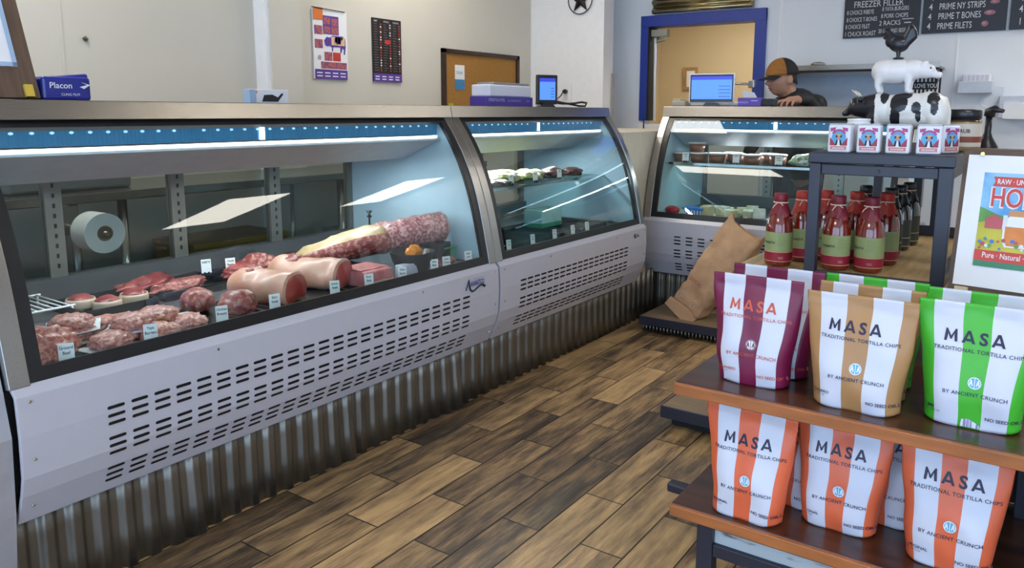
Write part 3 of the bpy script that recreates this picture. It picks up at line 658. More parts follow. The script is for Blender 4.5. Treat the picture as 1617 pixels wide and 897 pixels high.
# violet cling film cartons under the white printer
t = thing('film_carton', 'violet cling film carton under the white scale printer on the middle case', 'box', (-2.5, 3.3, ZT))
b = MB(); b.box(-2.57, -2.46, 3.20, 3.63, ZT, ZT+.052, 0, .003); b.build('carton', m_violet, t)
b = MB(); b.text('STRETCH-TITE', (-2.459, 3.29, ZT+.026), R_L, U_, .022, 0, bold=.01); b.text('ALL PURPOSE FILM', (-2.459, 3.45, ZT+.026), R_L, U_, .015, 0); b.text('18 IN', (-2.459, 3.58, ZT+.026), R_L, U_, .015, 0); b.build('lettering', mat('lilac_print', (.5,.45,.8), .5), t)
t = thing('label_printer', 'white boxy printer with a grey lid on the violet carton', 'printer', (-2.6, 3.4, ZT+.053))
b = MB(); b.box(-2.60, -2.475, 3.25, 3.63, ZT+.053, ZT+.115, 0, .008); b.build('body', mat('printer_white', (.72,.72,.80), .4, var=.02), t)
b = MB(); b.box(-2.60, -2.485, 3.30, 3.52, ZT+.1155, ZT+.128, 0, .003); b.box(-2.60, -2.485, 3.54, 3.63, ZT+.1155, ZT+.128, 0, .003); b.build('lid', mat('grey_lid', (.25,.25,.27), .4), t)
# POS screens
def screen(name, label, c, rz, w_, h_, body):
    t = thing(name, label, 'screen', c)
    b = MB(); b.box(-w_/2, w_/2, -.012, .012, .015, .015+h_, 0, .006); b.build('housing', body, t)
    b = MB(); b.box(-w_/2+.008, w_/2-.008, -.0135, -.011, .022, .008+h_, 0); b.build('bezel', m_blackpl, t)
    b = MB(); b.box(-w_/2+.016, w_/2-.016, -.0145, -.0125, .040, -.004+h_, 0)
    b.box(-w_/2+.016, w_/2-.016, -.0155, -.0145, h_-.024, h_-.004, 1)
    for k in range(4): b.box(w_*.16, w_/2-.025, -.016, -.0145, .055+k*(h_-.1)/4, .058+k*(h_-.1)/4, 2)
    b.build('display', [mat('lit_screen', (.02,.1,.5), .3, emit=(.09,.25,.90), estr=.85), mat('lit_bar', (.02,.02,.3), .3, emit=(.03,.05,.55), estr=.8), m_navy], t)
    b = MB(); b.prism([(-.05, 0), (.05, 0), (.03, .02), (-.03, .02)], (0, -.02, 0), (1,0,0), (0,0,1), -.06); b.build('stand', m_blackpl, t)
    for ch in t.children: ch.matrix_parent_inverse = Matrix()
    t.rotation_euler = (0, 0, rz)
    return t
screen('register_screen', 'small upright blue screen on the middle case beside the white printer', (-2.42, 3.71, ZT), PI/2-.55, .130, .165, m_blackpl)
ZT3 = 1.313
screen('register_screen', 'white-edged register display with a blue screen on the deli case', (-1.83, 4.72, ZT3+.005), .18, .285, .185, mat('register_white', (.75,.75,.78), .4))
t = thing('card_scale', 'white weighing scale with a steel arm behind the register display', 'scale', (-1.7, 4.95, ZT3))
b = MB(); b.box(-2.06, -1.66, 4.86, 5.10, ZT3, ZT3+.03, 0, .01); b.box(-2.0, -1.80, 4.92, 5.08, ZT3+.02, ZT3+.185, 0, .05, seg=4); b.build('body', mat('register_white'), t)
b = MB(); ell(b, (-1.90, 5.0, ZT3+.188), (.075, .05, .03)); b.build('handle', m_blackpl, t, smooth=True)
b = MB(); b.tube([(-1.81, 4.98, ZT3+.15), (-1.66, 4.98, ZT3+.145)], .008, 8); b.box(-1.68, -1.64, 4.96, 5.0, ZT3+.12, ZT3+.17, 0, .005); b.build('arm', m_steel_v, t)
b = MB(); b.prism([(0,0),(.10,0),(.05,.085),(-.03,.10)], (-1.64, 4.83, ZT3+.001), (1,0,0), (0,-.1,1), .004); tag(b.build('paper_sheet', m_paper), 'crumpled white sheet leaning behind the violet box', 'paper')
b = MB(); b.box(-2.09, -2.0, 4.70, 4.80, ZT3, ZT3+.035, 0, .006); b.box(-2.09, -2.035, 4.71, 4.79, ZT3+.03, ZT3+.048, 0, .004, rot=(0,.1,0)); tag(b.build('receipt_box', mat('beige_plastic', (.40,.36,.28), .5)), 'small beige box at the left end of the deli case', 'box')
t = thing('film_carton', 'violet carton on the deli case in front of the worker', 'box', (-1.55, 4.7, ZT3))
b = MB(); b.box(-1.645, -1.50, 4.68, 4.76, ZT3, ZT3+.052, 0, .003); b.build('carton', mat('bright_violet', (.12,.07,.42), .35), t)
b = MB(); b.box(-1.50, -1.42, 4.68, 4.76, ZT3+.001, ZT3+.045, 0, .006); b.build('end_flap', m_blackpl, t)
b = MB(); b.text('REYNOLDS', (-1.61, 4.6785, ZT3+.018), Rb, U_, .016, 0, bold=.01, sx=.8); b.box(-1.56, -1.52, 4.6785, 4.6795, ZT3+.03, ZT3+.036); b.build('lettering', mat('lilac_print'), t)

# work table and paper roll behind the long case
t = thing('work_table', 'stainless work table along the wall behind the long case', 'table', (-3.6, 2.0, 0))
b = MB(); b.box(-3.86, -3.30, .45, 4.3, .89, .93, 0, .005); b.build('worktop', m_steel_h, t)
b = MB(); b.box(-3.84, -3.34, .5, 4.25, .30, .33, 0); b.build('undershelf', m_steel_h, t)
for y in (.5, 1.75, 3.0, 4.25):
    for x in (-3.36, -3.80): b = MB(); b.tube([(x, y, 0), (x, y, .89)], .02, 10); b.build('leg', m_steel_v, t)
t = thing('butcher_paper_roll', 'white butcher paper roll seen end on through the rear glass', 'paper roll', (-3.25, 1.52, .78))
b = MB(); b.lathe([(.030, 0), (.078, 0), (.078, -.11), (.030, -.11)], (-3.02, 1.50, .80), 56, axis='X', cap=False); b.build('paper', m_paper, t, smooth=False)
b = MB(); b.lathe([(.022, .001), (.030, .001), (.030, -.111), (.022, -.111)], (-3.02, 1.50, .80), 24, axis='X'); b.build('core', mat('cardboard', (.14,.09,.05), .8), t)
b = MB(); b.tube([(-3.0, 1.50, .80), (-3.285, 1.50, .80)], .009, 8); b.box(-3.297, -3.28, 1.47, 1.53, .77, .885); b.build('rod_bracket', m_steel_v, t)
def crate(x, y, z, sx, sy, sz, m, label):
    b = MB(); b.box(x, x+sx, y, y+sy, z, z+sz, 0, .012); b.box(x-.006, x+sx+.006, y-.006, y+sy+.006, z+sz-.03, z+sz, 0, .006)
    tag(b.build('storage_tub', m), label, 'tub')
crate(-3.75, .75, .331, .36, .5, .28, mat('dark_tub', (.05,.05,.05), .5), 'dark storage tub under the work table behind the long case')
crate(-3.75, 2.1, .331, .36, .55, .3, mat('amber_tub', (.25,.17,.05), .5), 'amber storage tub under the work table behind the long case')
crate(-3.75, 3.2, .331, .36, .55, .22, mat('grey_tub', (.2,.2,.2), .5), 'grey storage tub under the work table behind the long case')
crate(-3.75, 1.35, .931, .3, .5, .12, mat('grey_tub'), 'grey tub on the work table behind the long case')
crate(-3.75, 3.4, .931, .3, .42, .16, mat('steel_tub', (.4,.4,.36), .35, .8), 'steel pan on the work table behind the middle case')
# ---------------------------------------------------------------- display unit at the right
m_wood = mat('red_brown_wood', (.062,.021,.009), .3, var=.6, scale=3, stretch=(1,7,7), bump=.03, coat=.2)
m_wedge = mat('orange_wood_edge', (.36,.12,.035), .4, var=.25, scale=6, stretch=(1,6,6))
m_pine = mat('pale_pine', (.42,.29,.13), .55, var=.25, scale=5, stretch=(9,1,1), bump=.05)
m_whitewash = mat('whitewashed_wood', (.03,.03,.04), .6, col2=(.45,.50,.52), thr=(.36,.46), scale=9, stretch=(1,5,5))
m_darkwood = mat('dark_plank', (.05,.035,.025), .6, var=.4, scale=4, stretch=(1,8,8))
t = thing('display_shelf', 'two-board display shelf on a slate blue frame holding the rows of chip bags', 'shelf', (-.33, 1.95, 0))
def board(z, y0, y1, x0=-.70, x1=.45):
    b = MB(); b.box(x0, x1, y0+.012, y1, z-.028, z, 0, .002); b.box(x0, x1, y0, y0+.012, z-.028, z-.001, 1, .002)
    b.build('shelf_board', [m_wood, m_wedge], t)
board(.64, 1.635, 2.12); board(.33, 1.635, 2.12)
for x in (-.625, .015):
    for y in (1.70, 2.06):
        b = MB(); b.box(x-.02, x+.02, y-.02, y+.02, .0, .302, 0, .002); b.build('post', m_navy, t)
for x in (-.625, .015):
    b = MB(); b.box(x-.02, x+.02, 2.04, 2.08, .33, .612, 0, .002); b.build('post', m_navy, t)
b = MB(); b.box(.030, .055, 1.90, 1.94, .33, .612, 0, .002); b.build('post', m_navy, t)
for y in (1.70, 2.06):
    for z0, z1 in ((.272, .301), (.20, .232)): b = MB(); b.box(-.605, -.005, y-.016, y+.016, z0, z1, 0, .002); b.build('rail', m_navy, t)
b = MB(); b.box(-.605, -.005, 1.697, 1.709, .232, .272, 0); b.build('front_panel', m_whitewash, t)
b = MB(); b.box(-.61, -.0, 2.10, 2.112, .34, .60, 0); b.build('back_panel', m_darkwood, t)
b = MB(); b.box(-.93, -.61, 2.145, 2.185, .075, .105, 0, .006); b.box(-.61, .03, 2.145, 2.185, .075, .105, 0); b.box(-.62, -.585, 2.08, 2.145, .075, .105); b.build('foot_rail', m_navy, t)

t = thing('bottle_table', 'pine-topped table with a slate blue open box frame for the sauce bottles', 'table', (-.4, 2.85, 0))
b = MB(); b.box(-.80, .55, 2.335, 3.36, .772, .80, 0, .002); b.build('table_top', m_pine, t)
b = MB(); b.box(-.66, .55, 2.322, 2.334, .765, .803); b.build('apron', m_navy, t)
for x in (-.77, .5):
    for y in (2.37, 3.32): b = MB(); b.box(x-.02, x+.02, y-.02, y+.02, 0, .772, 0, .002); b.build('leg', m_navy, t)
b = MB()
for k in range(6): b.box(-.74, .5, 2.40, 2.41, .10+k*.11, .20+k*.11, 0, .002)
b.build('plank_front', m_darkwood, t)
bx0, bx1 = -.592, -.218
for x0, x1, y0, y1, z0, z1 in ((bx0, bx0+.032, 2.325, 2.357, .80, 1.13), (bx1-.036, bx1, 2.325, 2.357, .80, 1.13), (bx0, bx0+.032, 3.32, 3.352, .80, 1.13), (bx1-.036, bx1, 3.32, 3.352, .80, 1.13),
                            (-.445, -.415, 3.32, 3.345, .84, 1.13), (-.378, -.355, 3.32, 3.345, .84, 1.13)):
    b = MB(); b.box(x0, x1, y0, y1, z0, z1, 0, .002); b.build('post', m_navy, t)
for x0, x1, y0, y1, z0, z1 in ((bx0+.032, bx1-.036, 2.332, 2.352, 1.098, 1.128), (bx0+.032, bx1-.036, 2.33, 2.35, .801, .812), (bx0+.032, bx1-.036, 3.325, 3.345, .801, .84),
                            (bx0, bx0+.03, 2.357, 3.32, 1.10, 1.13), (bx1-.03, bx1, 2.357, 3.32, 1.10, 1.13), (bx1-.03, bx1, 2.357, 3.32, .801, .825)):
    b = MB(); b.box(x0, x1, y0, y1, z0, z1, 0, .002); b.build('rail', m_navy, t)
b = MB(); b.box(bx0-.004, bx1+.004, 2.32, 3.36, 1.131, 1.162, 0, .003); b.build('box_top', m_navy, t)
b = MB(); b.lathe([(.005, 0), (.004, -.003)], (-.405, 2.331, 1.113), 10, axis='Y'); b.build('bolt', m_black, t)

# low platforms on the floor
def platform(x0, x1, y0, y1, label, studs):
    t = thing('floor_platform', label, 'platform', (x0, y0, 0))
    b = MB(); b.box(x0+.004, x1, y0+.008, y1, .078, .094, 0); b.build('top_board', mat('platform_wood', (.22,.15,.085), .5, var=.2, scale=5, stretch=(1,5,1)), t)
    b = MB(); b.box(x0, x1, y0, y0+.008, .045, .095, 0, .002); b.box(x0, x0+.004, y0+.008, y1, .045, .095); b.build('edge_band', m_navy, t)
    b = MB(); b.box(x0+.03, x1-.02, y0+.05, y1-.01, .004, .078); b.build('plinth', m_dark, t)
    if studs:
        b = MB()
        for k in range(int((x1-x0)/.022)):
            b.lathe([(.008, .0), (.008, .034)], (x0+.02+k*.022, y0+.02, .011), 8)
        b.build('corrugated_skirt', m_galv, t)
platform(-1.93, -.98, 3.97, 4.37, 'low wood-topped platform under the brown paper sack in front of the deli case', True)
platform(-1.235, -.86, 2.76, 3.05, 'low grey-edged platform sticking out left of the chip bag shelf', False)

# ---------------------------------------------------------------- chip bags
m_bagwhite = mat('bag_white', (.60,.62,.71), .42, var=.015, bump=.03, bscale=30)
m_inknavy = mat('navy_ink', (.012,.010,.045), .5); m_emb = mat('emblem_blue', (.10,.40,.62), .5); m_embw = mat('emblem_white', (.75,.8,.85), .5)
m_bar = mat('barcode_grey', (.25,.22,.42), .5, col2=(.75,.75,.8), thr=(.48,.52), scale=60, stretch=(3,.01,.01))
def sstep(x): x = max(0, min(1, x)); return x*x*(3-2*x)
def bag_surface(W, H, seed, taper=.22, gus=.076):
    def F(u, v, side=-1):
        c = 2*u-1
        wv = W*(1-taper*(1-sstep(v*.95+.05)))
        th = gus*(1-sstep((v-.05)/.90))**.8 + .022*math.sin(PI*min(1, v*1.1))
        th = max(th, .003) if v < .93 else .003
        shp = max(0, 1-abs(c)**(7-4.5*v))**.7
        x = c*wv/2; y = side*th/2*shp
        amp = .0050*(1-abs(c)**6)*(1 if v < .92 else .2)
        y += amp*noise.noise(Vector((u*3.2+seed*5, v*3.6, seed)))*(1.6 if side < 0 else 1)
        y -= .0012*math.exp(-((v-.90)/.012)**2)*(1 if side < 0 else -1)
        x += .0040*noise.noise(Vector((v*4+seed*3, c*.4, 2.5)))
        z = H*v + (0.006*(abs(c)**3))*(1-v)**6*1.0
        y += .012*v*v*noise.noise(Vector((seed*1.7, 0, 3)))
        return (x, y, z)
    return F
def bag(kind, loc, label, W=.222, H=.258, rz=0, seed=1, tilt=0, main=None, ink=None, emblem=None, word='ORIGINAL', group=None, fold=False):
    t = thing('chip_bag', label, 'chip bag', (0,0,0), group)
    F = bag_surface(W, H, seed)
    us = []; seg = [(0,.05),(.05,.13),(.13,.375),(.375,.605),(.605,.865),(.865,.95),(.95,1)]
    cid = []
    for (a, c_), n, ci in zip(seg, (4,2,5,4,5,2,4), (1,1,0,1,0,1,1)):
        for k in range(n): us.append(a+(c_-a)*k/n); cid.append(ci)
    us.append(1.0); vs = [k/44 for k in range(45)]
    b = MB()
    b.grid([[F(u, v, -1) for u in us] for v in vs], mifn=lambda i, j: cid[j])
    b.grid([[F(u, v, 1) for u in us] for v in vs], mifn=lambda i, j: cid[j], flip=True)
    b.grid([[F(u, 0, -1) for u in us], [(F(u,0,-1)[0], 0, .004) for u in us], [F(u, 0, 1) for u in us]], mifn=lambda i, j: cid[j])
    b.grid([[F(u, 1, -1) for u in us], [F(u, 1, 1) for u in us]], mifn=lambda i, j: cid[j])
    bmesh.ops.remove_doubles(b.bm, verts=b.bm.verts, dist=.00005)
    if fold:
        pts = [F(.36, .17), F(.47, .02), F(.62, .02), F(.50, .10)]
        b.face([(p[0], p[1]-.0015, p[2]) for p in (F(.40,.012), F(.62,.012), F(.58,.05), F(.48,.085), F(.41,.075))], 2)
    b.build('pouch', [m_bagwhite, main, m_bar], t)
    def warp(x, z):
        v = z/H; wv = W*(1-.22*(1-sstep(v*.95+.05))); u = min(.98, max(.02, (x/wv)+.5)); p = F(u, v); return (x, p[1]-.0011, z)
    b = MB()
    lh = H*.098; lz = H*.685; lx = -W*.27
    def poly(ps, dx):
        b.face([warp(lx+dx+x*lh, lz+z*lh) for x, z in ps])
    for q in ([(0,0),(.2,0),(.27,.62),(.20,1),(.08,1)], [(.98,0),(.78,0),(.71,.62),(.78,1),(.90,1)], [(.20,1),(.27,.62),(.43,.16),(.49,.42)], [(.78,1),(.71,.62),(.55,.16),(.49,.42)], [(.43,.16),(.55,.16),(.49,.42)]): poly(q, 0)
    def A(dx):
        for q in ([(0,0),(.22,0),(.50,.76),(.50,1),(.39,1)], [(1,0),(.78,0),(.50,.76),(.50,1),(.61,1)], [(.27,.17),(.73,.17),(.66,.36),(.34,.36)]): poly(q, dx)
    A(lh*1.28); A(lh*3.42)
    b.text('S', (lx+lh*2.86, 0, lz+.0003), 0, 0, lh*1.36, 0, bold=.03, warp=warp)
    b.text('TRADITIONAL TORTILLA CHIPS', (.004, 0, H*.615), 0, 0, H*.042, 0, bold=.01, spacing=1.1, warp=warp)
    b.text('BY ANCIENT CRUNCH', (.004, 0, H*.275), 0, 0, H*.042, 0, bold=.01, spacing=1.08, warp=warp)
    b.text('NO SEED OILS', (W*.40, 0, H*.095), 0, 0, H*.040, 0, bold=.015, align='RIGHT', warp=warp)
    b.text(word, (-W*.375, 0, H*.125), 0, 0, H*.036, 0, bold=.015, align='LEFT', warp=warp)
    b.text('NET WT 9 OZ', (-W*.375, 0, H*.10), 0, 0, H*.018, 0, align='LEFT', warp=warp)
    b.build('lettering', ink, t)
    b = MB(); cz = H*.385; r = .0125
    n = 22; ring = [(.002+r*math.cos(2*PI*k/n), cz+r*math.sin(2*PI*k/n)) for k in range(n)]
    def wp(x, z, d=0): p = warp(x, z); return (p[0], p[1]-d, p[2])
    b.face([wp(x, z) for x, z in ring], 0)
    def stroke(x0, z0, x1, z1, w_=.0011):
        d = Vector((x1-x0, z1-z0)).normalized(); nx, nz = -d.y*w_, d.x*w_
        b.face([wp(.002+x0-nx, cz+z0-nz, .0005), wp(.002+x1-nx, cz+z1-nz, .0005), wp(.002+x1+nx, cz+z1+nz, .0005), wp(.002+x0+nx, cz+z0+nz, .0005)], 1)
    for k in range(18):
        a0, a1 = 2*PI*k/18, 2*PI*(k+1)/18; stroke(.0112*math.cos(a0), .0112*math.sin(a0), .0112*math.cos(a1), .0112*math.sin(a1), .0009)
    for sx in (-1, 1):
        stroke(sx*.0085, -.005, sx*.0062, .006); stroke(sx*.0062, .006, sx*.0036, -.006); stroke(sx*.0085, -.001, sx*.0045, -.001, .0007)
    stroke(0, -.010, 0, .010, .0007)
    b.build('emblem', [m_emb if emblem is None else m_embw, m_embw if emblem is None else emblem], t)
    place(t, loc, 0, (tilt, 0, rz))
    return t
c_mar = mat('bag_maroon', (.16,.006,.045), .4, var=.05); c_tan = mat('bag_tan', (.40,.21,.08), .42, var=.04); c_green = mat('bag_green', (.055,.42,.025), .4, var=.04); c_or = mat('bag_orange', (.70,.13,.05), .42, var=.04)
m_inkor = mat('orange_ink', (.55,.09,.05), .5)
zU, zL = .6405, .3305
bag('m', (-.548, 1.755, zU), 'maroon striped chip bag at the front of the upper board, orange letters', W=.215, H=.255, seed=1, main=c_mar, ink=m_inkor, emblem=c_mar, word='COBANERO')
bag('m', (-.530, 1.85, zU), 'second maroon striped chip bag right behind the front maroon one', W=.222, H=.262, seed=2, main=c_mar, ink=m_inkor, emblem=c_mar, word='COBANERO')
bag('t', (-.312, 1.725, zU), 'tan striped chip bag in front, middle of the upper board', W=.226, H=.246, seed=3, main=c_tan, ink=m_inknavy, word='CHURRO')
bag('t', (-.312, 1.817, zU), 'second tan striped chip bag, between the front tan and the rear green bag', W=.222, H=.252, seed=4, main=c_tan, ink=m_inknavy, word='CHURRO')
bag('g', (-.318, 1.912, zU), 'green striped chip bag behind the two tan ones', W=.226, H=.252, seed=5, main=c_green, ink=m_inknavy, word='LIME')
bag('g', (-.094, 1.765, zU), 'green striped chip bag in front at the right end of the upper board', W=.224, H=.252, seed=6, main=c_green, ink=m_inknavy, word='LIME', fold=True)
bag('g', (-.094, 1.862, zU), 'second green striped chip bag, behind the front green one at the right', W=.222, H=.258, seed=7, main=c_green, ink=m_inknavy, word='LIME')
bag('o', (-.528, 1.70, zL), 'orange striped chip bag in front at the left end of the lower board', W=.212, H=.258, seed=8, main=c_or, ink=m_inknavy)
bag('o', (-.468, 1.828, zL), 'orange striped chip bag tucked behind the left one on the lower board', W=.218, H=.252, seed=9, main=c_or, ink=m_inknavy)
bag('o', (-.338, 1.775, zL), 'orange striped chip bag in the middle of the lower board', W=.210, H=.252, seed=10, main=c_or, ink=m_inknavy)
bag('o', (-.268, 1.865, zL), 'orange striped chip bag behind the middle one on the lower board', W=.222, H=.252, seed=11, main=c_or, ink=m_inknavy)
bag('o', (-.112, 1.745, zL), 'orange striped chip bag at the right end of the lower board', W=.208, H=.262, seed=12, main=c_or, ink=m_inknavy)

# ---------------------------------------------------------------- sauce bottles
m_sauce = mat('tomato_sauce_glass', (.17,.013,.004), .08, var=.15, scale=30, coat=1); m_lab = mat('sage_label', (.28,.33,.13), .55, var=.03); m_labr = mat('crimson_label', (.28,.008,.025), .5, var=.04)
m_capr = mat('crimson_wrap', (.17,.004,.014), .5, var=.1, bump=.3, bscale=40); m_capo = mat('scarlet_wrap', (.40,.020,.008), .5, var=.1, bump=.3, bscale=40); m_string = mat('string', (.70,.50,.36), .7)
m_olive = mat('dark_olive_glass', (.012,.014,.006), .06, coat=1); m_gold = mat('pale_line', (.6,.45,.25), .5)
def sauce(label, capm, body=None, group='sauce bottles', dark=False):
    t = thing('sauce_bottle', label, 'bottle', (0,0,0), group)
    prof = [(.034, 0), (.040, .004), (.0415, .012), (.0415, .118), (.038, .138), (.030, .160), (.0225, .178), (.0195, .192), (.0195, .205)]
    b = MB(); b.lathe(prof, n=28, mi=0); b.build('glass', body or m_sauce, t)
    b = MB(); b.lathe([(.0419, .048), (.0419, .108)], n=28, mi=0, cap=False); b.lathe([(.0420, .018), (.0420, .0475)], n=28, mi=1, cap=False); b.lathe([(.0421, .0455), (.0421, .0475)], n=28, mi=2, cap=False); b.lathe([(.0421, .0165), (.0421, .018)], n=28, mi=2, cap=False)
    if not dark:
        for k in range(7):
            a0 = -1.45; w_ = .55 if k % 2 else .42; z = .098-k*.0052
            b.grid([[(.0423*math.cos(a0+w_*q/6), .0423*math.sin(a0+w_*q/6), z+dz) for q in range(7)] for dz in (0, .0014)], 3)
        def cyl(x, z): a = -2.15+x/.042; return (.0424*math.cos(a), .0424*math.sin(a), z)
        b.text('PASSATA', (0, 0, .072), 0, 0, .010, 4, bold=.02, warp=cyl)
        for k in range(2): b.grid([[(.0423*math.cos(-1.4+.35*q/6), .0423*math.sin(-1.4+.35*q/6), .030-k*.004+dz) for q in range(7)] for dz in (0, .001)], 2)
    b.build('label', [mat('dark_label', (.03,.035,.02), .5) if dark else m_lab, mat('dark_label') if dark else m_labr, m_gold, mat('label_print', (.2,.25,.1), .6), m_ink], t)
    b = MB(); rows = []
    for z, r, wv in ((.226, .001, 0), (.227, .019, 0), (.224, .0215, 0), (.205, .0215, .0006), (.199, .0195, .0008), (.194, .021, .0012), (.182, .0245, .0016), (.168, .0295, .002), (.158, .0335, .003)):
        rows.append([((r+wv*math.sin(k*5.1+z*90))*math.cos(2*PI*k/30), (r+wv*math.sin(k*5.1+z*90))*math.sin(2*PI*k/30), z-(.006*math.sin(4*2*PI*k/30) if z < .16 else 0)) for k in range(30)])
    b.grid(rows, closeu=True); b.build('cap_wrap', capm, t)
    b = MB(); b.tube([(.0215*math.cos(2*PI*k/24), .0215*math.sin(2*PI*k/24), .199) for k in range(25)], .0022, 6, cap=False)
    b.tube([(-.005, -.022, .199), (-.014, -.030, .190), (-.018, -.031, .182)], .0015, 5); b.tube([(.002, -.022, .199), (.012, -.029, .192)], .0015, 5)
    b.build('string_tie', m_string, t)
    return t
zT = .8005
p1_ = sauce('tomato sauce bottle with crimson wrap, leftmost, in front of the box frame', m_capr)
place(p1_, (-.692, 2.405, zT), .1)
for x, y, rz, l in ((-.53, 2.445, .25, 'tomato sauce bottle with crimson wrap inside the frame, just right of the left post'), (-.437, 2.46, -.1, 'tomato sauce bottle with crimson wrap in front, rightmost of the near row')): dup(p1_, (x, y, zT), rz, l)
p2_ = sauce('tomato sauce bottle with scarlet wrap half hidden behind the left post', m_capo)
place(p2_, (-.655, 2.52, zT), .5)
for x, y, rz, l in ((-.597, 2.585, .8, 'tomato sauce bottle with scarlet wrap in the second row behind the left post'), (-.508, 2.60, .1, 'tomato sauce bottle with scarlet wrap between the two front crimson bottles'), (-.422, 2.62, -.3, 'tomato sauce bottle with scarlet wrap at the right of the second row')): dup(p2_, (x, y, zT), rz, l)
p3_ = sauce('dark olive bottle directly behind the right scarlet-topped bottle', mat('black_wrap', (.01,.01,.008), .3), m_olive, 'dark bottles', True)
place(p3_, (-.44, 2.80, zT), 0)
for x, y, l in ((-.432, 2.93, 'dark olive bottle, middle of the dark file'), (-.424, 3.07, 'dark olive bottle farthest back in the box frame'), (-.53, 2.85, 'dark bottle with black top far back on the left side of the frame')): dup(p3_, (x, y, zT), 0, l)

# ---------------------------------------------------------------- tins on the box frame
m_tin = mat('tin_white', (.72,.72,.76), .3, var=.02); m_tb = mat('tin_blue', (.10,.35,.62), .4, var=.1); m_tm = mat('tin_magenta', (.42,.06,.22), .4, var=.2, scale=60); m_skin2 = mat('tin_face', (.55,.26,.17), .5)
def tin(label):
    t = thing('spice_tin', label, 'tin', (0,0,0), 'white spice tins')
    b = MB(); b.box(-.031, .031, -.025, .025, 0, .080, 0, .006, seg=3); b.build('can', m_tin, t)
    b = MB(); b.box(-.029, .029, -.023, .023, .080, .0825, 0, .001); b.build('lid', mat('lid_pale', (.6,.62,.68), .35, .4), t)
    b = MB(); P = (0, -.0256, 0); R = (1,0,0)
    def q(x0, x1, z0, z1, mi, d=0): b.box(x0, x1, -.0256-d, -.0252, z0, z1, mi)
    b.disc((0, -.0258, .043), R, U_, .020, 1, 20)
    for s_ in (-1, 1):
        b.prism([(s_*.024, .070), (s_*.008, .072), (s_*.012, .062), (s_*.024, .060)], (0,-.0257,0), R, U_, 0, 2)
        b.prism([(s_*.024, .044), (s_*.006, .020), (s_*.024, .020)], (0,-.0259,0), R, U_, 0, 3)
    b.prism([(.022*math.cos(a), .022*math.sin(a)) for a in [PI*.15+PI*.7*k/8 for k in range(9)]]+[(.016*math.cos(a), .016*math.sin(a)) for a in [PI*.85-PI*.7*k/8 for k in range(9)]], (0,-.0260,.045), R, U_, 0, 2)
    b.disc((0, -.0262, .047), R, U_, .009, 4, 14, ry=.006); b.disc((0, -.0264, .043), R, U_, .0048, 5, 12, ry=.006); b.disc((0, -.0266, .0505), R, U_, .008, 6, 12, ry=.0025)
    b.prism([(-.010, .021), (.010, .021), (.006, .036), (-.006, .036)], (0,-.0262,0), R, U_, 0, 4); b.prism([(-.004, .021), (.004, .021), (.002, .036), (-.002, .036)], (0,-.0264,0), R, U_, 0, 0)
    q(-.022, .022, .008, .018, 7, .0005); b.text('SEASONING', (0, -.0264, .0105), R, U_, .0065, 0, bold=.02, sx=.95)
    b.build('front_print', [m_tin, m_tb, m_tm, mat('tin_red', (.32,.02,.05), .4), m_ink, m_skin2, mat('tin_hat', (.6,.4,.15), .5), mat('tin_salmon', (.60,.20,.16), .5)], t)
    return t
zB = 1.1625
t0_ = tin('white square spice tin, leftmost on the box frame'); place(t0_, (-.515, 2.355, zB), -.05)
for x, y, rz, l in ((-.440, 2.365, .03, 'white square spice tin, second from the left'), (-.365, 2.375, .02, 'white square spice tin, third from the left'), (-.290, 2.385, .10, 'white square spice tin, rightmost and shiniest of the front row')): dup(t0_, (x, y, zB), rz, l)
dup(t0_, (-.262, 2.475, zB), .9, 'white spice tin turned sideways behind the rightmost front tin')
t = thing('lidded_tub', 'small stack of white lids behind the two left tins under the cow head', 'tub', (-.50, 2.44, zB))
b = MB(); b.lathe([(.026, 0), (.030, .078), (.032, .080), (.032, .086), (.029, .088), (.032, .090), (.032, .096), (.001, .097)], (-.487, 2.44, zB), 24); b.build('tub', m_white, t)

# figurine
m_cw = mat('figurine_white', (.72,.69,.64), .35, var=.05, bump=.05); m_cb = mat('figurine_black', (.015,.014,.018), .28, var=.2); m_pw = mat('pig_white', (.74,.71,.70), .4, var=.04, bump=.08)
FY = 2.56
t = thing('farm_animal_figurine', 'stacked figurine of a black rooster on a white pig on a spotted cow', 'figurine', (-.38, FY, zB))
spots = [((-.437,1.325),.011,.022), ((-.434,1.338),.014,.010), ((-.396,1.305),.025,.028), ((-.404,1.262),.014,.045), ((-.385,1.33),.022,.014), ((-.348,1.292),.013,.017), ((-.341,1.268),.007,.018), ((-.305,1.318),.016,.018), ((-.300,1.292),.010,.022)]
def cow_mi(p):
    if p.x < -.462+.05*(1.30-p.z): return 1
    n = noise.noise(Vector((p.x*40, p.y*40, p.z*40)))*.25
    for (cx, cz), rx, rz in spots:
        if ((p.x-cx)/rx)**2+((p.z-cz)/rz)**2 < 1+n: return 1
    return 0
